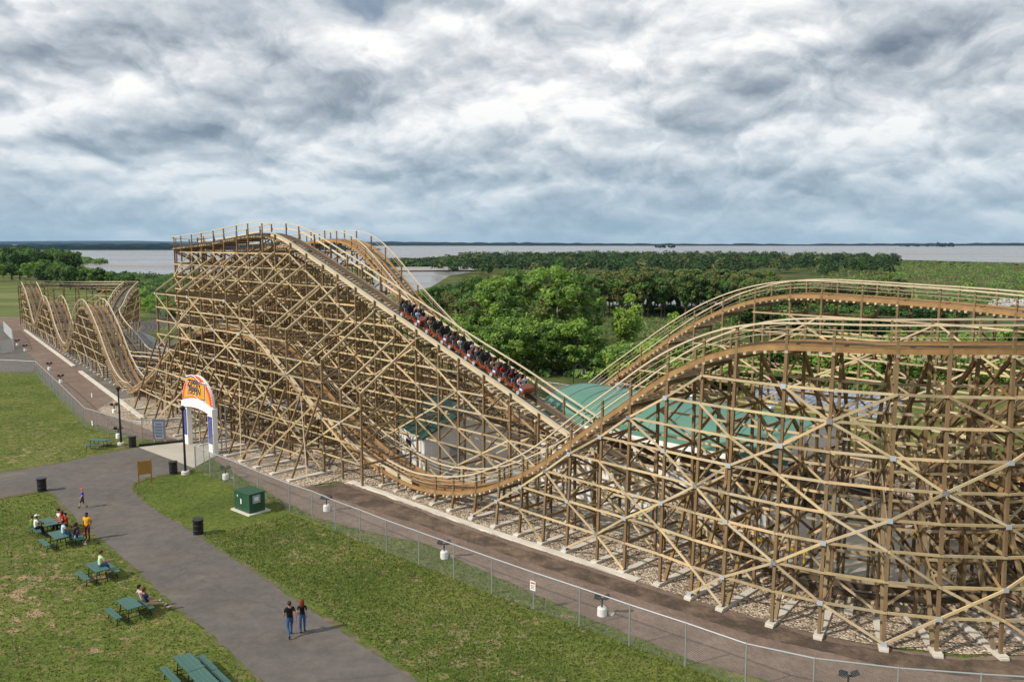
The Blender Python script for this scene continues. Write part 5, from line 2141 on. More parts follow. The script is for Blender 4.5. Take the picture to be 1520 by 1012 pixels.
def lamp(p, h, label):
    root = empty('lamp_post', p)
    tag(root, label, 'lamp post')
    b = MB()
    b.lathe([(0, 0), (.34, 0), (.34, .22), (.30, .28), (0, .28)], n_=16)
    b.build('base', MAT['concrete'], root)
    b = MB()
    b.tube([(0, 0, .26), (0, 0, h - .3)], [.10, .065], 10)
    b.build('pole', MAT['black_metal'], root)
    b = MB()
    b.lathe([(.05, h - .36), (.10, h - .3), (.10, h - .2), (.22, h - .1), (.24, h + .02), (.12, h + .14), (0, h + .17)], n_=14)
    b.build('lamp_head', MAT['black_metal'], root)


lamp(gp(180, 660.5), 5.5, 'black lamp post behind the far trash can by the upper fence')
lamp(gp(275.5, 703.5), 5.6, 'black lamp post standing in front of the white arch')
# gooseneck lamp beyond the drop
root = empty('gooseneck_lamp', gp(851, 612))
tag(root, 'black gooseneck lamp beyond the bottom of the drop', 'lamp post')
mb = MB()
mb.tube([(0, 0, 0), (0, 0, 4.6), (.12, 0, 5.2), (.5, 0, 5.55), (.9, 0, 5.3), (1.0, 0, 4.9)], .06, 8)
mb.build('pole', MAT['black_metal'], root)
mb = MB()
mb.lathe([(.06, 4.95), (.14, 4.8), (.34, 4.45), (.36, 4.4), (.30, 4.4), (.05, 4.8)], c=(1.0, 0, 0), n_=14)
mb.build('lamp_shade', MAT['black_metal'], root)


def floodlight(p, rz, label, base=True, sc=1.0):
    root = empty('floodlight', p, rz)
    root.scale = (sc, sc, sc)
    tag(root, label, 'floodlight', 'twin floodlights along the dirt road')
    if base:
        b = MB()
        b.lathe([(0, 0), (.25, 0), (.24, .40), (.20, .46), (0, .46)], n_=18)
        b.build('base', MAT['white_paint'], root)
        b = MB()
        b.lathe([(0, 0), (.18, 0), (.16, .10), (0, .12)], c=(.5, .1, 0), n_=12)
        b.build('cable_cover', MAT['concrete'], root)
    b = MB()
    b.tube([(0, 0, .42), (0, 0, .90)], .045, 8)
    b.box(-.30, .30, -.03, .03, .86, .93)
    b.build('bracket', MAT['black_metal'], root)
    for sx in (-1, 1):
        b = MB()
        M = Matrix.Translation((sx * .24, -.05, 1.04)) @ Matrix.Rotation(math.radians(-20) * sx, 4, 'Y') @ Matrix.Rotation(math.radians(50), 4, 'X')
        b.box(-.15, .15, -.09, .09, -.11, .11, M=M)
        b.box(-.17, .17, -.12, -.09, -.13, .13, M=M)
        b.build('lamp_head', MAT['black_metal'], root)


floodlight(gp(335, 711), .3, 'twin floodlight just inside the fence nearest the entrance arch')
floodlight(gp(485, 758), .2, 'twin floodlight on the dirt road beyond the green cabinet')
floodlight(gp(659.5, 828), .1, 'twin floodlight on the dirt road midway along the long fence')
floodlight(gp(893.5, 913), .0, 'twin floodlight on the dirt road just past the warning sign')
floodlight(gp(1258, 1032), 0.0, 'twin floodlight nearest the viewer at the lower edge of the photo')
floodlight(gp(170, 613), .5, 'twin floodlight by the battered legs beside the first lamp post')
floodlight(gp(90.5, 568), .8, 'twin floodlight behind the upper fence beyond its bend')
floodlight(gp(73.5, 549), .8, 'twin floodlight where the upper fence turns')
floodlight(gp(26, 513), .9, 'far twin floodlight on the red road, first of two')
floodlight(gp(37.5, 521), .9, 'far twin floodlight on the red road, second of two')
floodlight(gp(176, 650), .5, 'twin floodlight just behind the upper fence at the lamp post')

# green cabinet
o = gp(367, 761)
root = empty('transformer_cabinet', o)
tag(root, 'dark green electrical cabinet with white stickers on a concrete slab', 'cabinet')
A, B, C = gp(348.5, 756), gp(369, 764), gp(388, 756.5)
ax = (B - A)
root.matrix_world = frame_at(A, ax)
Lx = ax.length + .15
Dy = min(1.9, (C - B).length)
mb = MB()
mb.box(-.2, Lx + .25, -.22, Dy + .3, 0, .10)
mb.build('slab', MAT['concrete'], root)
mb = MB()
mb.box(0, Lx, 0, Dy, .10, 1.42)
mb.box(-.05, Lx + .05, -.05, Dy + .05, 1.42, 1.50)
cb = mb.build('cabinet_body', MAT['box_green'], root)
mb = MB()
mb.box(Lx / 2 - .012, Lx / 2 + .012, -.012, -.002, .14, 1.38)
mb.build('door_seam', MAT['black_paint'], cb)
mb = MB()
mb.box(Lx * .42, Lx * .42 + .13, -.014, -.003, .62, .98)
mb.box(Lx * .2, Lx * .2 + .10, -.014, -.003, 1.08, 1.20)
mb.build('sticker', MAT['white_paint'], cb)
mb = MB()
mb.box(Lx + .003, Lx + .06, .25, .85, .78, 1.36)
mb.build('meter_panel', MAT['roof_grey'], cb)
mb = MB()
mb.box(Lx + .061, Lx + .066, .38, .70, .95, 1.22)
mb.build('meter_label', MAT['white_paint'], cb)
# yellow barrier under the station
root = empty('yellow_barrier', XY(-24.0, 8.2))
root.matrix_world = frame_at(XY(-22.6, 9.0), tdir)
tag(root, 'yellow safety barrier at the foot of the white station wall', 'barrier')
mb = MB()
mb.box(-1.9, 1.9, -.06, .06, .75, 1.0)
mb.build('rail', MAT['barrier_yellow'], root)
for x in (-1.7, 0, 1.7):
    mb = MB()
    mb.box(x - .05, x + .05, -.05, .05, 0, .74)
    mb.build('post', MAT['barrier_yellow'], root)


def picnic_table(label, p, ang, L=1.55, group='green picnic tables'):
    """Square-framed picnic table: plank top, two planks of seat, black tube frame."""
    root = empty('picnic_table', p, ang)
    tag(root, label, 'picnic table', group)
    t = MB()
    for k in range(4):
        y = -.36 + k * .185
        t.box(-L / 2, L / 2, y, y + .175, .71, .755)
    t.build('table_top', MAT['table_green'], root)
    for sy in (-1, 1):
        b = MB()
        for k in range(2):
            y = sy * .80 - .155 + k * .16
            b.box(-L / 2, L / 2, y, y + .15, .42, .46)
        b.build('bench', MAT['table_green'], root)
    for x in (-L / 2 + .22, L / 2 - .22):
        f = MB()
        for sy in (-1, 1):
            f.tube([(x, sy * .22, .70), (x, sy * .30, .02), (x, sy * .30, 0.0)], .025, 6)
            f.tube([(x, sy * .28, .20), (x, sy * .80, .22), (x, sy * .80, .41)], .025, 6)
            f.tube([(x, sy * .80, .22), (x, sy * .86, 0.0)], .025, 6)
        f.tube([(x, -.29, .20), (x, .29, .20)], .025, 6)
        f.build('leg_frame', MAT['black_metal'], root)
    return root


TA = math.radians(-45)
TABLES = [
    ('green picnic table with a person sitting on its top', gp(145.5, 859), TA, 1.75),
    ('green picnic table with two people leaning back on one bench', gp(193, 915), TA, 1.6),
    ('empty green picnic table at the lower edge, joined end to end with another', gp(281, 1006), math.radians(-48), 1.7),
    ('green picnic table cut off by the lower edge of the photo', gp(303, 1030), math.radians(-48), 1.7),
    ('green picnic table with the children and the person in white', gp(73, 790), TA, 1.75),
    ('green picnic table with the person in pale blue and the jersey wearer', gp(87, 810), TA, 1.65),
    ('lone empty picnic table on the upper lawn near the lamp post', gp(147, 664), math.radians(-12), 1.8)]
TOBJ = [picnic_table(a, p, r, L) for a, p, r, L in TABLES]


# ------------------------------------------------------------------ people
SKINS = {'pale': (0.52, 0.30, 0.21), 'tan': (0.36, 0.19, 0.115), 'brown': (0.13, 0.065, 0.04)}
for k_, c_ in SKINS.items():
    mat('skin_' + k_, c_, 0.55, 0.3)
CLOTH = {'black': (.012, .011, .012), 'jeans': (.045, .10, .24), 'blue': (.02, .05, .42), 'navy': (.014, .022, .07), 'white': (.74, .73, .72), 'yellow': (.80, .37, .015), 'red': (.42, .02, .018), 'palegreen': (.50, .62, .38), 'lightblue': (.42, .58, .70),
         'green': (.16, .28, .05), 'teal': (.05, .22, .24), 'tan': (.42, .30, .19), 'maroon': (.13, .02, .018), 'orange': (.75, .14, .02), 'grey': (.16, .16, .17), 'pink': (.62, .42, .47), 'khaki': (.34, .28, .18)}
for k_, c_ in CLOTH.items():
    mat('cloth_' + k_, c_, 0.85, 0.15)
HAIR = {'black': (.010, .008, .007), 'brown': (.06, .028, .014), 'red': (.14, .028, .010), 'blond': (.36, .24, .11), 'cap_white': (.75, .75, .74), 'cap_orange': (.72, .12, .03)}
for k_, c_ in HAIR.items():
    mat('hair_' + k_, c_, 0.7, 0.2)

BASE = {'pel': (0, 0, .95), 'spi': (0, .005, 1.14), 'che': (0, .0, 1.33), 'nec': (0, .0, 1.50), 'jaw': (0, .02, 1.575), 'hea': (0, .012, 1.655), 'top': (0, .0, 1.735), 'nos': (0, .125, 1.63)}
for sx, sn in ((-1, 'l'), (1, 'r')):
    BASE.update({'sho' + sn: (sx * .185, 0, 1.425), 'elb' + sn: (sx * .235, -.03, 1.14), 'wri' + sn: (sx * .25, .04, .89), 'pal' + sn: (sx * .25, .07, .81), 'hip' + sn: (sx * .10, 0, .90), 'kne' + sn: (sx * .11, .02, .50),
                 'ank' + sn: (sx * .115, -.02, .09), 'toe' + sn: (sx * .13, .17, .035), 'ear' + sn: (sx * .088, 0, 1.64)})
RAD = {'pel': (.145, .105), 'spi': (.130, .095), 'che': (.165, .110), 'nec': (.055, .055), 'jaw': (.068, .075), 'hea': (.082, .100), 'top': (.055, .065), 'nos': (.014, .014), 'sho': (.068, .066), 'elb': (.045, .045), 'wri': (.031, .031), 'pal': (.040, .020),
       'hip': (.095, .098), 'kne': (.062, .064), 'ank': (.045, .047), 'toe': (.042, .028), 'ear': (.018, .02)}


def pose(**kw):
    d = dict(BASE)
    d.update(kw)
    return d


WALK = pose(ankl=(-.10, -.33, .17), knel=(-.105, -.05, .50), toel=(-.11, -.22, .05), ankr=(.10, .24, .09), kner=(.105, .20, .50), toer=(.11, .43, .06), elbl=(-.25, .03, 1.15), wril=(-.22, .22, 1.0), pall=(-.21, .27, .95), elbr=(.25, -.12, 1.15), wrir=(.26, -.12, .90), palr=(.26, -.11, .82))
STAND = pose(elbl=(-.27, -.05, 1.16), wril=(-.24, .10, .95), pall=(-.22, .14, .89))


def seated(lean=0.0, legs=.0, hands=None, spread=.0, stretch=0.0):
    z0 = .50
    d = {'pel': (0, 0, z0 + .06), 'spi': (0, -.02 + lean * .4, z0 + .26), 'che': (0, -.02 + lean, z0 + .46), 'nec': (0, lean * 1.3, z0 + .63), 'jaw': (0, .03 + lean * 1.4, z0 + .70), 'hea': (0, .02 + lean * 1.45, z0 + .785), 'top': (0, lean * 1.5, z0 + .865), 'nos': (0, .135 + lean * 1.45, z0 + .76)}
    for sx, sn in ((-1, 'l'), (1, 'r')):
        d['sho' + sn] = (sx * .18, lean, z0 + .555)
        d['elb' + sn] = (sx * .24, .10 + lean, z0 + .30)
        d['wri' + sn] = (sx * .16, .32 + lean, z0 + .27)
        d['pal' + sn] = (sx * .12, .39 + lean, z0 + .25)
        d['hip' + sn] = (sx * .10, .03, z0 + .02)
        d['kne' + sn] = (sx * (.12 + spread), .43 + stretch * .15, z0 + .02 - stretch * .10)
        d['ank' + sn] = (sx * (.12 + spread), .42 + stretch * .50, .09)
        d['toe' + sn] = (sx * (.13 + spread), .60 + stretch * .50, .04 + stretch * .10)
        d['ear' + sn] = (sx * .088, lean * 1.4, z0 + .77)
    if hands:
        d.update(hands)
    return d


CHAIN = [('pel', 'spi'), ('spi', 'che'), ('che', 'nec'), ('nec', 'jaw'), ('jaw', 'hea'), ('hea', 'top'), ('hea', 'nos')]
for sn in 'lr':
    CHAIN += [('che', 'sho' + sn), ('sho' + sn, 'elb' + sn), ('elb' + sn, 'wri' + sn), ('wri' + sn, 'pal' + sn), ('pel', 'hip' + sn), ('hip' + sn, 'kne' + sn), ('kne' + sn, 'ank' + sn), ('ank' + sn, 'toe' + sn), ('hea', 'ear' + sn)]


def body_mesh(name, J, bulk=1.0, fingers=True, short_pants=False, long_sleeve=False):
    """One continuous skinned body; faces are then dressed by the bone they lie on."""
    names = list(J)
    idx = {n_: i for i, n_ in enumerate(names)}
    V = [Vector(J[n_]) for n_ in names]
    R = []
    for n_ in names:
        r = RAD.get(n_) or RAD[n_[:3]]
        b = bulk if n_[:3] in ('pel', 'spi', 'che', 'hip', 'sho') else 1.0
        R.append((r[0] * b, r[1] * b))
    E_ = [(idx[a], idx[b]) for a, b in CHAIN]
    bone = [(J[a], J[b], a, b) for a, b in CHAIN]
    if fingers:
        for sx, sn in ((-1, 'l'), (1, 'r')):
            w, p = Vector(J['wri' + sn]), Vector(J['pal' + sn])
            d = (p - w).normalized()
            side = d.cross(Vector((sx, 0.001, 0)))
            side = side.normalized() if side.length > .05 else Vector((0, 1, 0))
            curl = side.cross(d).normalized() * (-sx)
            for k, (off, ln) in enumerate(((-.030, .062), (-.010, .078), (.011, .074), (.030, .058))):
                a = p + side * off + d * .012
                b = a + d * ln * .55 + curl * .008
                c = b + d * ln * .42 + curl * .026
                for q, r in ((a, .0105), (b, .0092), (c, .0075)):
                    V.append(q)
                    R.append((r, r))
                n0 = len(V) - 3
                E_ += [(idx['pal' + sn], n0), (n0, n0 + 1), (n0 + 1, n0 + 2)]
            a = w.lerp(p, .45) - side * .030
            b = a - side * .028 + d * .030
            c = b + d * .030 - side * .004
            for q, r in ((a, .0125), (b, .0105), (c, .0085)):
                V.append(q)
                R.append((r, r))
            n0 = len(V) - 3
            E_ += [(idx['pal' + sn], n0), (n0, n0 + 1), (n0 + 1, n0 + 2)]
    me = bpy.data.meshes.new('tmp')
    me.from_pydata(V, E_, [])
    o = bpy.data.objects.new('tmp', me)
    COL.objects.link(o)
    sk = o.modifiers.new('s', 'SKIN')
    sk.use_smooth_shade = True
    for i, r in enumerate(R):
        me.skin_vertices[0].data[i].radius = r
        me.skin_vertices[0].data[i].use_root = (i == idx['pel'])
    sb = o.modifiers.new('u', 'SUBSURF')
    sb.levels = 1
    sb.render_levels = 1
    bpy.context.view_layer.update()
    out = bpy.data.meshes.new_from_object(o.evaluated_get(bpy.context.evaluated_depsgraph_get()))
    bpy.data.objects.remove(o)
    out.name = name
    out.materials.clear()
    for k in range(4):
        out.materials.append(None)
    segs = []
    for a, b, na, nb in bone:
        segs.append((np.array(a), np.array(b), na, nb))
    for f in out.polygons:
        c = np.array(f.center)
        best = (9, None, 0)
        for a, b, na, nb in segs:
            d = b - a
            t = float(np.clip(np.dot(c - a, d) / max(np.dot(d, d), 1e-9), 0, 1))
            dist = np.linalg.norm(c - a - d * t) / (.14 if nb in ('spi', 'che') or nb.startswith('hip') else (.11 if nb.startswith('sho') else .075))
            if dist < best[0]:
                best = (dist, nb, t)
        nb, t = best[1], best[2]
        k3 = nb[:3]
        mi = 0                                            # 0 skin, 1 shirt, 2 trousers, 3 shoes
        if k3 in ('spi', 'che', 'sho'):
            mi = 1 if not (k3 == 'spi' and t < .18) else 2
        elif nb == 'nec':
            mi = 1 if t < .5 else 0
        elif k3 == 'elb':
            mi = 1 if (long_sleeve or t < .62) else 0
        elif k3 == 'wri':
            mi = 1 if long_sleeve and t < .9 else 0
        elif k3 == 'hip':
            mi = 2
        elif k3 == 'kne':
            mi = 2
        elif k3 == 'ank':
            mi = 2 if (not short_pants or t < .06) else (0 if t < .8 else 3)
            if not short_pants and t > .93:
                mi = 3
        elif k3 == 'toe':
            mi = 3
        f.material_index = mi
        f.use_smooth = True
    return out


BODY = {}


def hair_mesh(J, kind):
    m_ = MB()
    h, t = Vector(J['hea']), Vector(J['top'])
    up = (t - Vector(J['jaw'])).normalized()
    n_ = Vector(J['nos']) - h
    fw = (n_ - up * n_.dot(up)).normalized()
    sd_ = fw.cross(up)
    rings = []
    if kind == 'long':
        rows = ((.062, -.23, .11, -.10), (.105, -.16, .115, -.085), (.115, -.05, .120, -.055), (.108, .03, .118, -.020), (.098, .085, .105, -.012), (.060, .118, .065, -.012), (.012, .128, .014, -.012))
    elif kind == 'cap':
        rows = ((.098, .035, .112, -.008), (.098, .075, .108, -.008), (.075, .115, .082, -.010), (.012, .128, .014, -.01))
    else:
        rows = ((.070, -.045, .070, -.062), (.094, .01, .098, -.030), (.096, .06, .106, -.014), (.075, .105, .082, -.012), (.040, .124, .045, -.012), (.008, .128, .009, -.012))
    for rx, z, ry, y in rows:
        rings.append([h + sd_ * (rx * math.cos(2 * PI * k / 14)) + fw * (y + ry * math.sin(2 * PI * k / 14)) + up * z for k in range(14)])
    m_.sweep(rings)
    if kind == 'cap':
        b = h + up * .045 + fw * .09
        m_.hexa([b - sd_ * .07, b + sd_ * .07, b + sd_ * .05 + fw * .10, b - sd_ * .05 + fw * .10, b - sd_ * .07 + up * .012, b + sd_ * .07 + up * .012, b + sd_ * .05 + fw * .10 + up * .008, b - sd_ * .05 + fw * .10 + up * .008])
    return m_


def person(label, p, rz, J, key, shirt, pants, skin='pale', shoes='cloth_black', hair='hair_black', hk='short', scale=1.0, short_pants=False, long_sleeve=False, bulk=1.0, group=None, fine=True, extra=None):
    bk = (key, short_pants, long_sleeve, bulk)
    if bk not in BODY:
        BODY[bk] = body_mesh('body', J, bulk, fine, short_pants, long_sleeve)
    o = link('person', BODY[bk], None, p, rz)
    o.scale = (scale, scale, scale)
    for k, m_ in enumerate(('skin_' + skin, 'cloth_' + shirt, 'cloth_' + pants, shoes)):
        o.material_slots[k].link = 'OBJECT'
        o.material_slots[k].material = MAT[m_]
    tag(o, label, 'person', group)
    hm = hair_mesh(J, hk).build('cap' if hk == 'cap' else 'hair', MAT[hair], o, True)
    if fine:
        h = Vector(J['hea'])
        up = (Vector(J['top']) - Vector(J['jaw'])).normalized()
        nn = Vector(J['nos']) - h
        fw = (nn - up * nn.dot(up)).normalized()
        sd_ = fw.cross(up)
        for sx in (-1, 1):
            e = MB()
            c = h + fw * .086 + sd_ * sx * .032 + up * .005
            e.lathe([(0, -.011), (.010, -.006), (.012, 0), (.010, .006), (0, .011)], c=c, n_=8)
            e.build('eye', MAT['black_paint'], o)
        e = MB()
        c = h + fw * .083 - up * .062
        e.beam(c - sd_ * .022, c + sd_ * .022, .012, .012)
        e.build('mouth', MAT['cloth_red'], o)
    if extra:
        extra(o)
    return o


def face_to(p, q):
    return math.atan2(q[1] - p[1], q[0] - p[0]) - PI / 2


# walking pair on the path, seen from behind
m1 = gp(431, 945.5)
person('man in black shirt and blue jeans walking away along the path', m1, math.radians(28), WALK, 'walk', 'black', 'jeans', 'tan', hair='hair_brown', scale=1.04, bulk=1.05)
w1 = pose(ankl=(-.09, -.10, .11), knel=(-.095, .03, .50), toel=(-.10, .06, .04), ankr=(.09, .10, .09), kner=(.095, .10, .50), toer=(.10, .29, .04), elbl=(-.23, -.02, 1.14), wril=(-.20, .14, .98), pall=(-.18, .19, .93), elbr=(.21, -.06, 1.14), wrir=(.22, -.02, .90), palr=(.22, .01, .82))
person('woman with long red hair, black top and jeans walking beside the man', gp(449.5, 939.5), math.radians(14), w1, 'walk_woman', 'black', 'jeans', 'pale', hair='hair_red', hk='long', scale=.985, bulk=.88)
person('boy in blue shirt, dark shorts and orange cap walking on the path', gp(123.5, 754), math.radians(118), WALK, 'walk_kid', 'blue', 'navy', 'pale', hair='hair_cap_orange', hk='cap', scale=.83, short_pants=True)
person('person in a long yellow shirt and dark shorts standing on the grass', gp(130.5, 801), math.radians(172), STAND, 'stand', 'yellow', 'maroon', 'brown', shoes='cloth_maroon', hair='hair_black', scale=1.03, short_pants=True, bulk=1.12)


def tl(i, x, y, z=0.0):
    """Point in the frame of picnic table i."""
    o = TOBJ[i]
    a = o.rotation_euler.z
    return Vector((o.location.x + x * math.cos(a) - y * math.sin(a), o.location.y + x * math.sin(a) + y * math.cos(a), z))


SIT = seated(.06)
HUG = seated(.08, hands={'wril': (-.06, .50, .62), 'palr': (.02, .54, .66), 'wrir': (.08, .50, .66), 'pall': (.0, .53, .62), 'elbl': (-.26, .24, .74), 'elbr': (.26, .24, .74)})
BACK = seated(-.10, stretch=.9, spread=.08, hands={'elbl': (-.36, -.16, .82), 'wril': (-.46, -.02, .79), 'pall': (-.50, .05, .79)})
person('person in pale green shirt and jeans sitting on the table top', tl(0, .10, .10, .27), TABLES[0][2] - 0.0, HUG, 'hug', 'palegreen', 'jeans', 'tan', shoes='cloth_white', hair='hair_brown', scale=1.0, long_sleeve=False)
person('person in white and pink top with dark hair leaning on the table edge', tl(1, -.45, .82), TABLES[1][2], BACK, 'back', 'pink', 'khaki', 'pale', shoes='cloth_white', hair='hair_black', short_pants=True, scale=.98)
person('man in dark blue shirt and tan shorts stretched out with white shoes', tl(1, .25, .82), TABLES[1][2], BACK, 'back2', 'navy', 'tan', 'tan', shoes='cloth_white', hair='hair_brown', short_pants=True, scale=1.03)
B4, B5 = TABLES[4][2], TABLES[5][2]
person('child in green shirt sitting astride the far end of the bench', tl(4, -.55, -.84), B4 + .9, SIT, 'sit', 'green', 'navy', 'tan', shoes='cloth_white', hair='hair_brown', scale=.86, short_pants=True)
person('person in white shirt and white cap sitting at the crowded table', tl(4, .05, -.80), B4, SIT, 'sit2', 'white', 'navy', 'brown', hair='hair_cap_white', hk='cap', scale=1.0)
person('person in white top with dark hair across the table', tl(4, -.35, .80), B4 + PI, SIT, 'sit3', 'white', 'black', 'tan', hair='hair_black', scale=.98)
person('red haired person in red shirt at the crowded table', tl(4, .30, .82), B4 + PI, SIT, 'sit4', 'red', 'navy', 'pale', hair='hair_red', hk='long', scale=.98)
person('person in red and dark clothes behind the jersey wearer', tl(4, .78, .90), B4 + PI * .9, SIT, 'sit5', 'red', 'black', 'tan', hair='hair_black', scale=.95)
person('person in pale blue shirt and jeans leaning over the second table', tl(5, -.05, .30, .18), B5, SIT, 'sit6', 'lightblue', 'jeans', 'tan', hair='hair_black', scale=1.0)
o = person('person in a dark number seven jersey and white shorts on the bench', tl(5, .45, .86), B5 - .35, SIT, 'sit7', 'black', 'white', 'brown', shoes='cloth_white', hair='hair_black', short_pants=True, scale=1.0)
cu = bpy.data.curves.new('jersey_number', 'FONT')
cu.body = '7'
cu.size = .26
cu.extrude = .004
tmp = bpy.data.objects.new('tmp', cu)
COL.objects.link(tmp)
bpy.context.view_layer.update()
me = bpy.data.meshes.new_from_object(tmp.evaluated_get(bpy.context.evaluated_depsgraph_get()))
bpy.data.objects.remove(tmp)
me.transform(Matrix.Translation((.07, .20, .84)) @ Matrix.Rotation(PI, 4, 'Z') @ Matrix.Rotation(math.radians(80), 4, 'X'))
me.materials.clear()
me.materials.append(MAT['white_paint'])
link('jersey_number', me, o)
person('child in dark shirt and teal shorts at the end of the second table', tl(5, .85, .84), B5 - .3, SIT, 'sit8', 'navy', 'teal', 'brown', shoes='cloth_white', hair='hair_black', short_pants=True, scale=.88)
person('child between the adults with an arm over the face', tl(5, .12, .90), B5, SIT, 'sit8', 'grey', 'navy', 'tan', hair='hair_brown', short_pants=True, scale=.86)

# people waiting in the station
SF = frame_at(XY(-32.5, 13.5), tdir)
rg = random.Random(3)
for k, x in enumerate((-6.0, -3.4, 1.0, 2.6, 4.4, 6.3, 7.6)):
    q = SF @ Vector((x, -3.0 + rg.uniform(-.3, .5), 2.42))
    person('person waiting in the shade under the green station roof', q, rg.uniform(0, 6), STAND, 'stand_q', rg.choice(['red', 'blue', 'black', 'navy', 'grey']), 'navy', rg.choice(['tan', 'pale', 'brown']), hair='hair_black', group='people waiting in the station', fine=False)


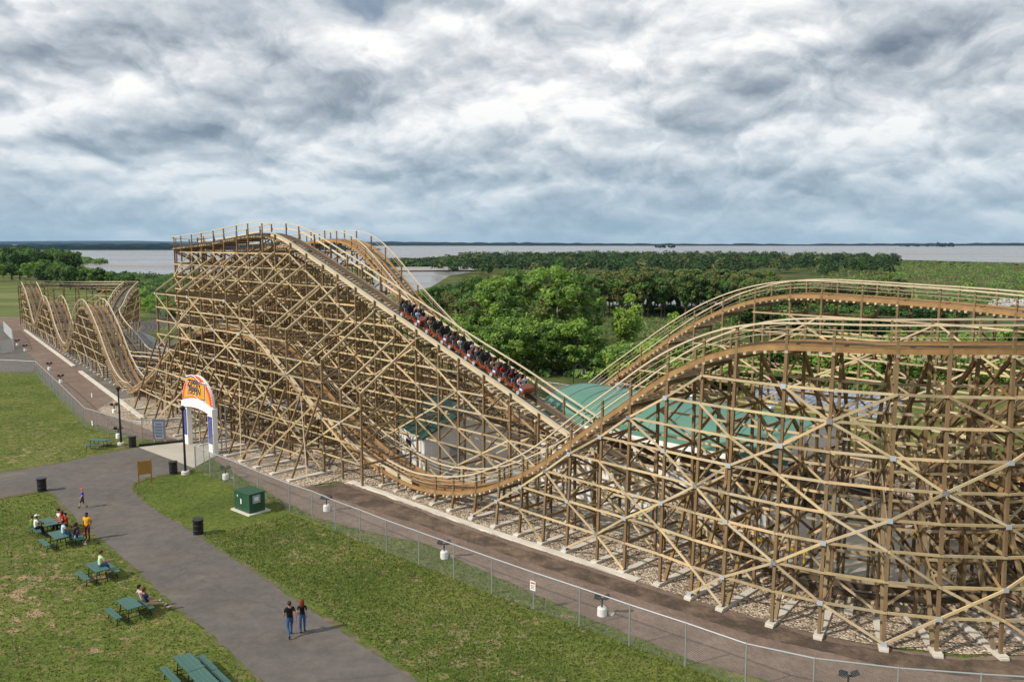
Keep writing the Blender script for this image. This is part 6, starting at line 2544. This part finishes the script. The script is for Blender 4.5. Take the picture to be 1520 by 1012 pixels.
# ------------------------------------------------------------------ the train
def make_train():
    l1 = min(range(20, T1_LOW), key=lambda i: abs(sw_i(T1, i)[0] + 41.0))
    end = T1.L[l1]
    pitch = 3.12
    NC = 5
    root = empty('coaster_train', T1.at(T1.idx_len(end - pitch * NC / 2)))
    tag(root, 'orange and black coaster train of five cars plunging down the first drop', 'train')
    inv = Matrix.Translation(root.location).inverted()
    RIDE = seated(-.02, hands={'wril': (-.10, .40, .80), 'pall': (-.09, .45, .82), 'wrir': (.10, .40, .80), 'palr': (.09, .45, .82)})
    UPA = seated(-.05, hands={'elbl': (-.26, .06, 1.22), 'wril': (-.24, .10, 1.46), 'pall': (-.23, .12, 1.55), 'elbr': (.26, .06, 1.22), 'wrir': (.24, .10, 1.46), 'palr': (.23, .12, 1.55)})
    rg_ = random.Random(12)
    frames = []
    for c in range(NC):
        i = T1.idx_len(end - pitch * (c + .5))
        o, t, r = T1.at(i, 0, .02), T1.T[i], T1.R[i]
        u = T1.U[i]
        M = Matrix(((t.x, -r.x, u.x, o.x), (t.y, -r.y, u.y, o.y), (t.z, -r.z, u.z, o.z), (0, 0, 0, 1)))
        frames.append(M)
    # one car, then copies
    car = MB()
    ROWS = (1.02, 0.0, -1.02)
    car.box(-1.50, 1.50, -.56, .56, .20, .30)
    prof = [(1.52, .30), (1.60, .50), (1.52, .72), (1.24, .76), (1.06, .52), (.66, .46), (.50, .62), (.20, .66), (.04, .48), (-.36, .44), (-.52, .62), (-.82, .66), (-.98, .48), (-1.35, .44), (-1.50, .50), (-1.50, .30)]
    for y in (-.62, .56):
        car.poly([(x, y, z) for x, z in prof])
        car.poly([(x, y + .06, z) for x, z in reversed(prof)])
        for i in range(len(prof)):
            j = (i + 1) % len(prof)
            car.poly([(prof[i][0], y, prof[i][1]), (prof[j][0], y, prof[j][1]), (prof[j][0], y + .06, prof[j][1]), (prof[i][0], y + .06, prof[i][1])])
    car.sweep([[(x, -.56, z), (x, .56, z), (x - .05, .56, z), (x - .05, -.56, z)] for x, z in ((1.50, .30), (1.59, .50), (1.52, .72), (1.26, .80), (1.10, .82))])
    cme = car.mesh('car', MAT['train_orange'])
    seats = []
    for x in ROWS:
        s_ = MB()
        s_.box(x - .62, x - .10, -.53, .53, .30, .50)
        s_.hexa([(x - .64, -.57, .30), (x - .48, -.57, .30), (x - .48, .57, .30), (x - .64, .57, .30), (x - .78, -.57, 1.12), (x - .62, -.57, 1.14), (x - .62, .57, 1.14), (x - .78, .57, 1.12)])
        for y in (-.27, .27):
            s_.hexa([(x - .77, y - .20, 1.125), (x - .64, y - .20, 1.14), (x - .64, y + .20, 1.14), (x - .77, y + .20, 1.125), (x - .80, y - .17, 1.34), (x - .70, y - .17, 1.36), (x - .70, y + .17, 1.36), (x - .80, y + .17, 1.34)])
        for y in (-.60, .56):
            s_.hexa([(x - .62, y, .46), (x + .02, y, .46), (x + .02, y + .04, .46), (x - .62, y + .04, .46), (x - .70, y, .98), (x - .10, y, .62), (x - .10, y + .04, .62), (x - .70, y + .04, .98)])
        seats.append(s_.mesh('seat', MAT['seat_black']))
    bars = []
    for x in ROWS:
        b_ = MB()
        b_.tube([(x + .02, -.50, .55), (x - .06, -.46, .80), (x - .08, 0, .82), (x - .06, .46, .80), (x + .02, .50, .55)], .025, 6)
        bars.append(b_.mesh('lap_bar', MAT['galvanised']))
    wheels = []
    for x in (1.1, -1.1):
        for y in (-.66, .66):
            w_ = MB()
            w_.sweep([[(x + .17 * math.cos(2 * PI * k / 14), yy, .17 + .17 * math.sin(2 * PI * k / 14)) for k in range(14)] for yy in (y - .05, y + .05)])
            wheels.append(w_.mesh('wheel', MAT['gusset_steel']))
    bd = MB()
    bd.box(1.10, 1.46, -.632, -.622, .42, .68)
    badge = bd.mesh('badge', MAT['train_blue'])
    bd = MB()
    bd.box(1.16, 1.42, -.638, -.633, .50, .62)
    bw = bd.mesh('badge', MAT['white_paint'])
    dk = MB()
    for x in (.28, -.72, -1.49):
        dk.box(x - .035, x + .075, -.63, .63, .24, .60)
    dkm = dk.mesh('side_gap', MAT['seat_black'])
    occ = {0: (2, 2, 1), 1: (2, 0, 1), 2: (1, 1, 2), 3: (0, 0, 1), 4: (2, 1, 2)}
    shirts = ['white', 'tan', 'black', 'red', 'navy', 'lightblue', 'grey', 'maroon', 'pink']
    for c, M in enumerate(frames):
        co = link('car', cme, root)
        co.matrix_parent_inverse = Matrix.Identity(4)
        co.matrix_local = inv @ M @ Matrix.Diagonal((.93, .95, .86, 1))
        for me in seats:
            link('seat', me, co)
        for me in bars:
            link('lap_bar', me, co)
        for me in wheels:
            link('wheel', me, co)
        link('badge', badge, co)
        link('badge', bw, co)
        link('side_gap', dkm, co)
        for r_, x in enumerate(ROWS):
            n_ = occ[c][r_]
            ys = (-.27, .27)[:n_] if n_ == 2 else ((rg_.choice((-.27, .27)),) if n_ == 1 else ())
            for y in ys:
                arms = rg_.random() < .25
                sh = rg_.choice(shirts)
                ln = ('front', 'second', 'middle', 'fourth', 'rearmost')[c] + ' car, ' + ('front', 'middle', 'back')[r_] + ' row, ' + ('near' if y < 0 else 'far') + ' seat'
                hc = rg_.choice(['hair_black', 'hair_brown', 'hair_brown', 'hair_red'])
                o = person('rider in a %s top on the train, %s' % (sh, ln), (0, 0, 0), 0, UPA if arms else RIDE, 'ride_up' if arms else 'ride', sh, 'jeans', rg_.choice(['pale', 'tan', 'brown']), hair=hc, fine=False, group='riders on the train')
                o.matrix_world = M @ Matrix.Translation(((x - .42) * .93, y, -.04)) @ Matrix.Rotation(-PI / 2, 4, 'Z') @ Matrix.Diagonal((1, .90, .90, 1))
    return root


make_train()

# ------------------------------------------------------------------ the air
mb = MB()
mb.box(-16500, 16500, -320, 16500, -1.2, 150)
hz = bpy.data.materials.new('haze_air')
hz.use_nodes = True
t = hz.node_tree
t.nodes.clear()
n = mk(t)
vo = n('ShaderNodeVolumePrincipled', i={'Color': (0.50, 0.74, 1.0, 1), 'Density': 0.000025, 'Anisotropy': 0.2})
ou = n('ShaderNodeOutputMaterial')
lk(t, vo.outputs[0], ou.inputs['Volume'])
tag(mb.build('haze', hz), None, None, None, 'stuff')
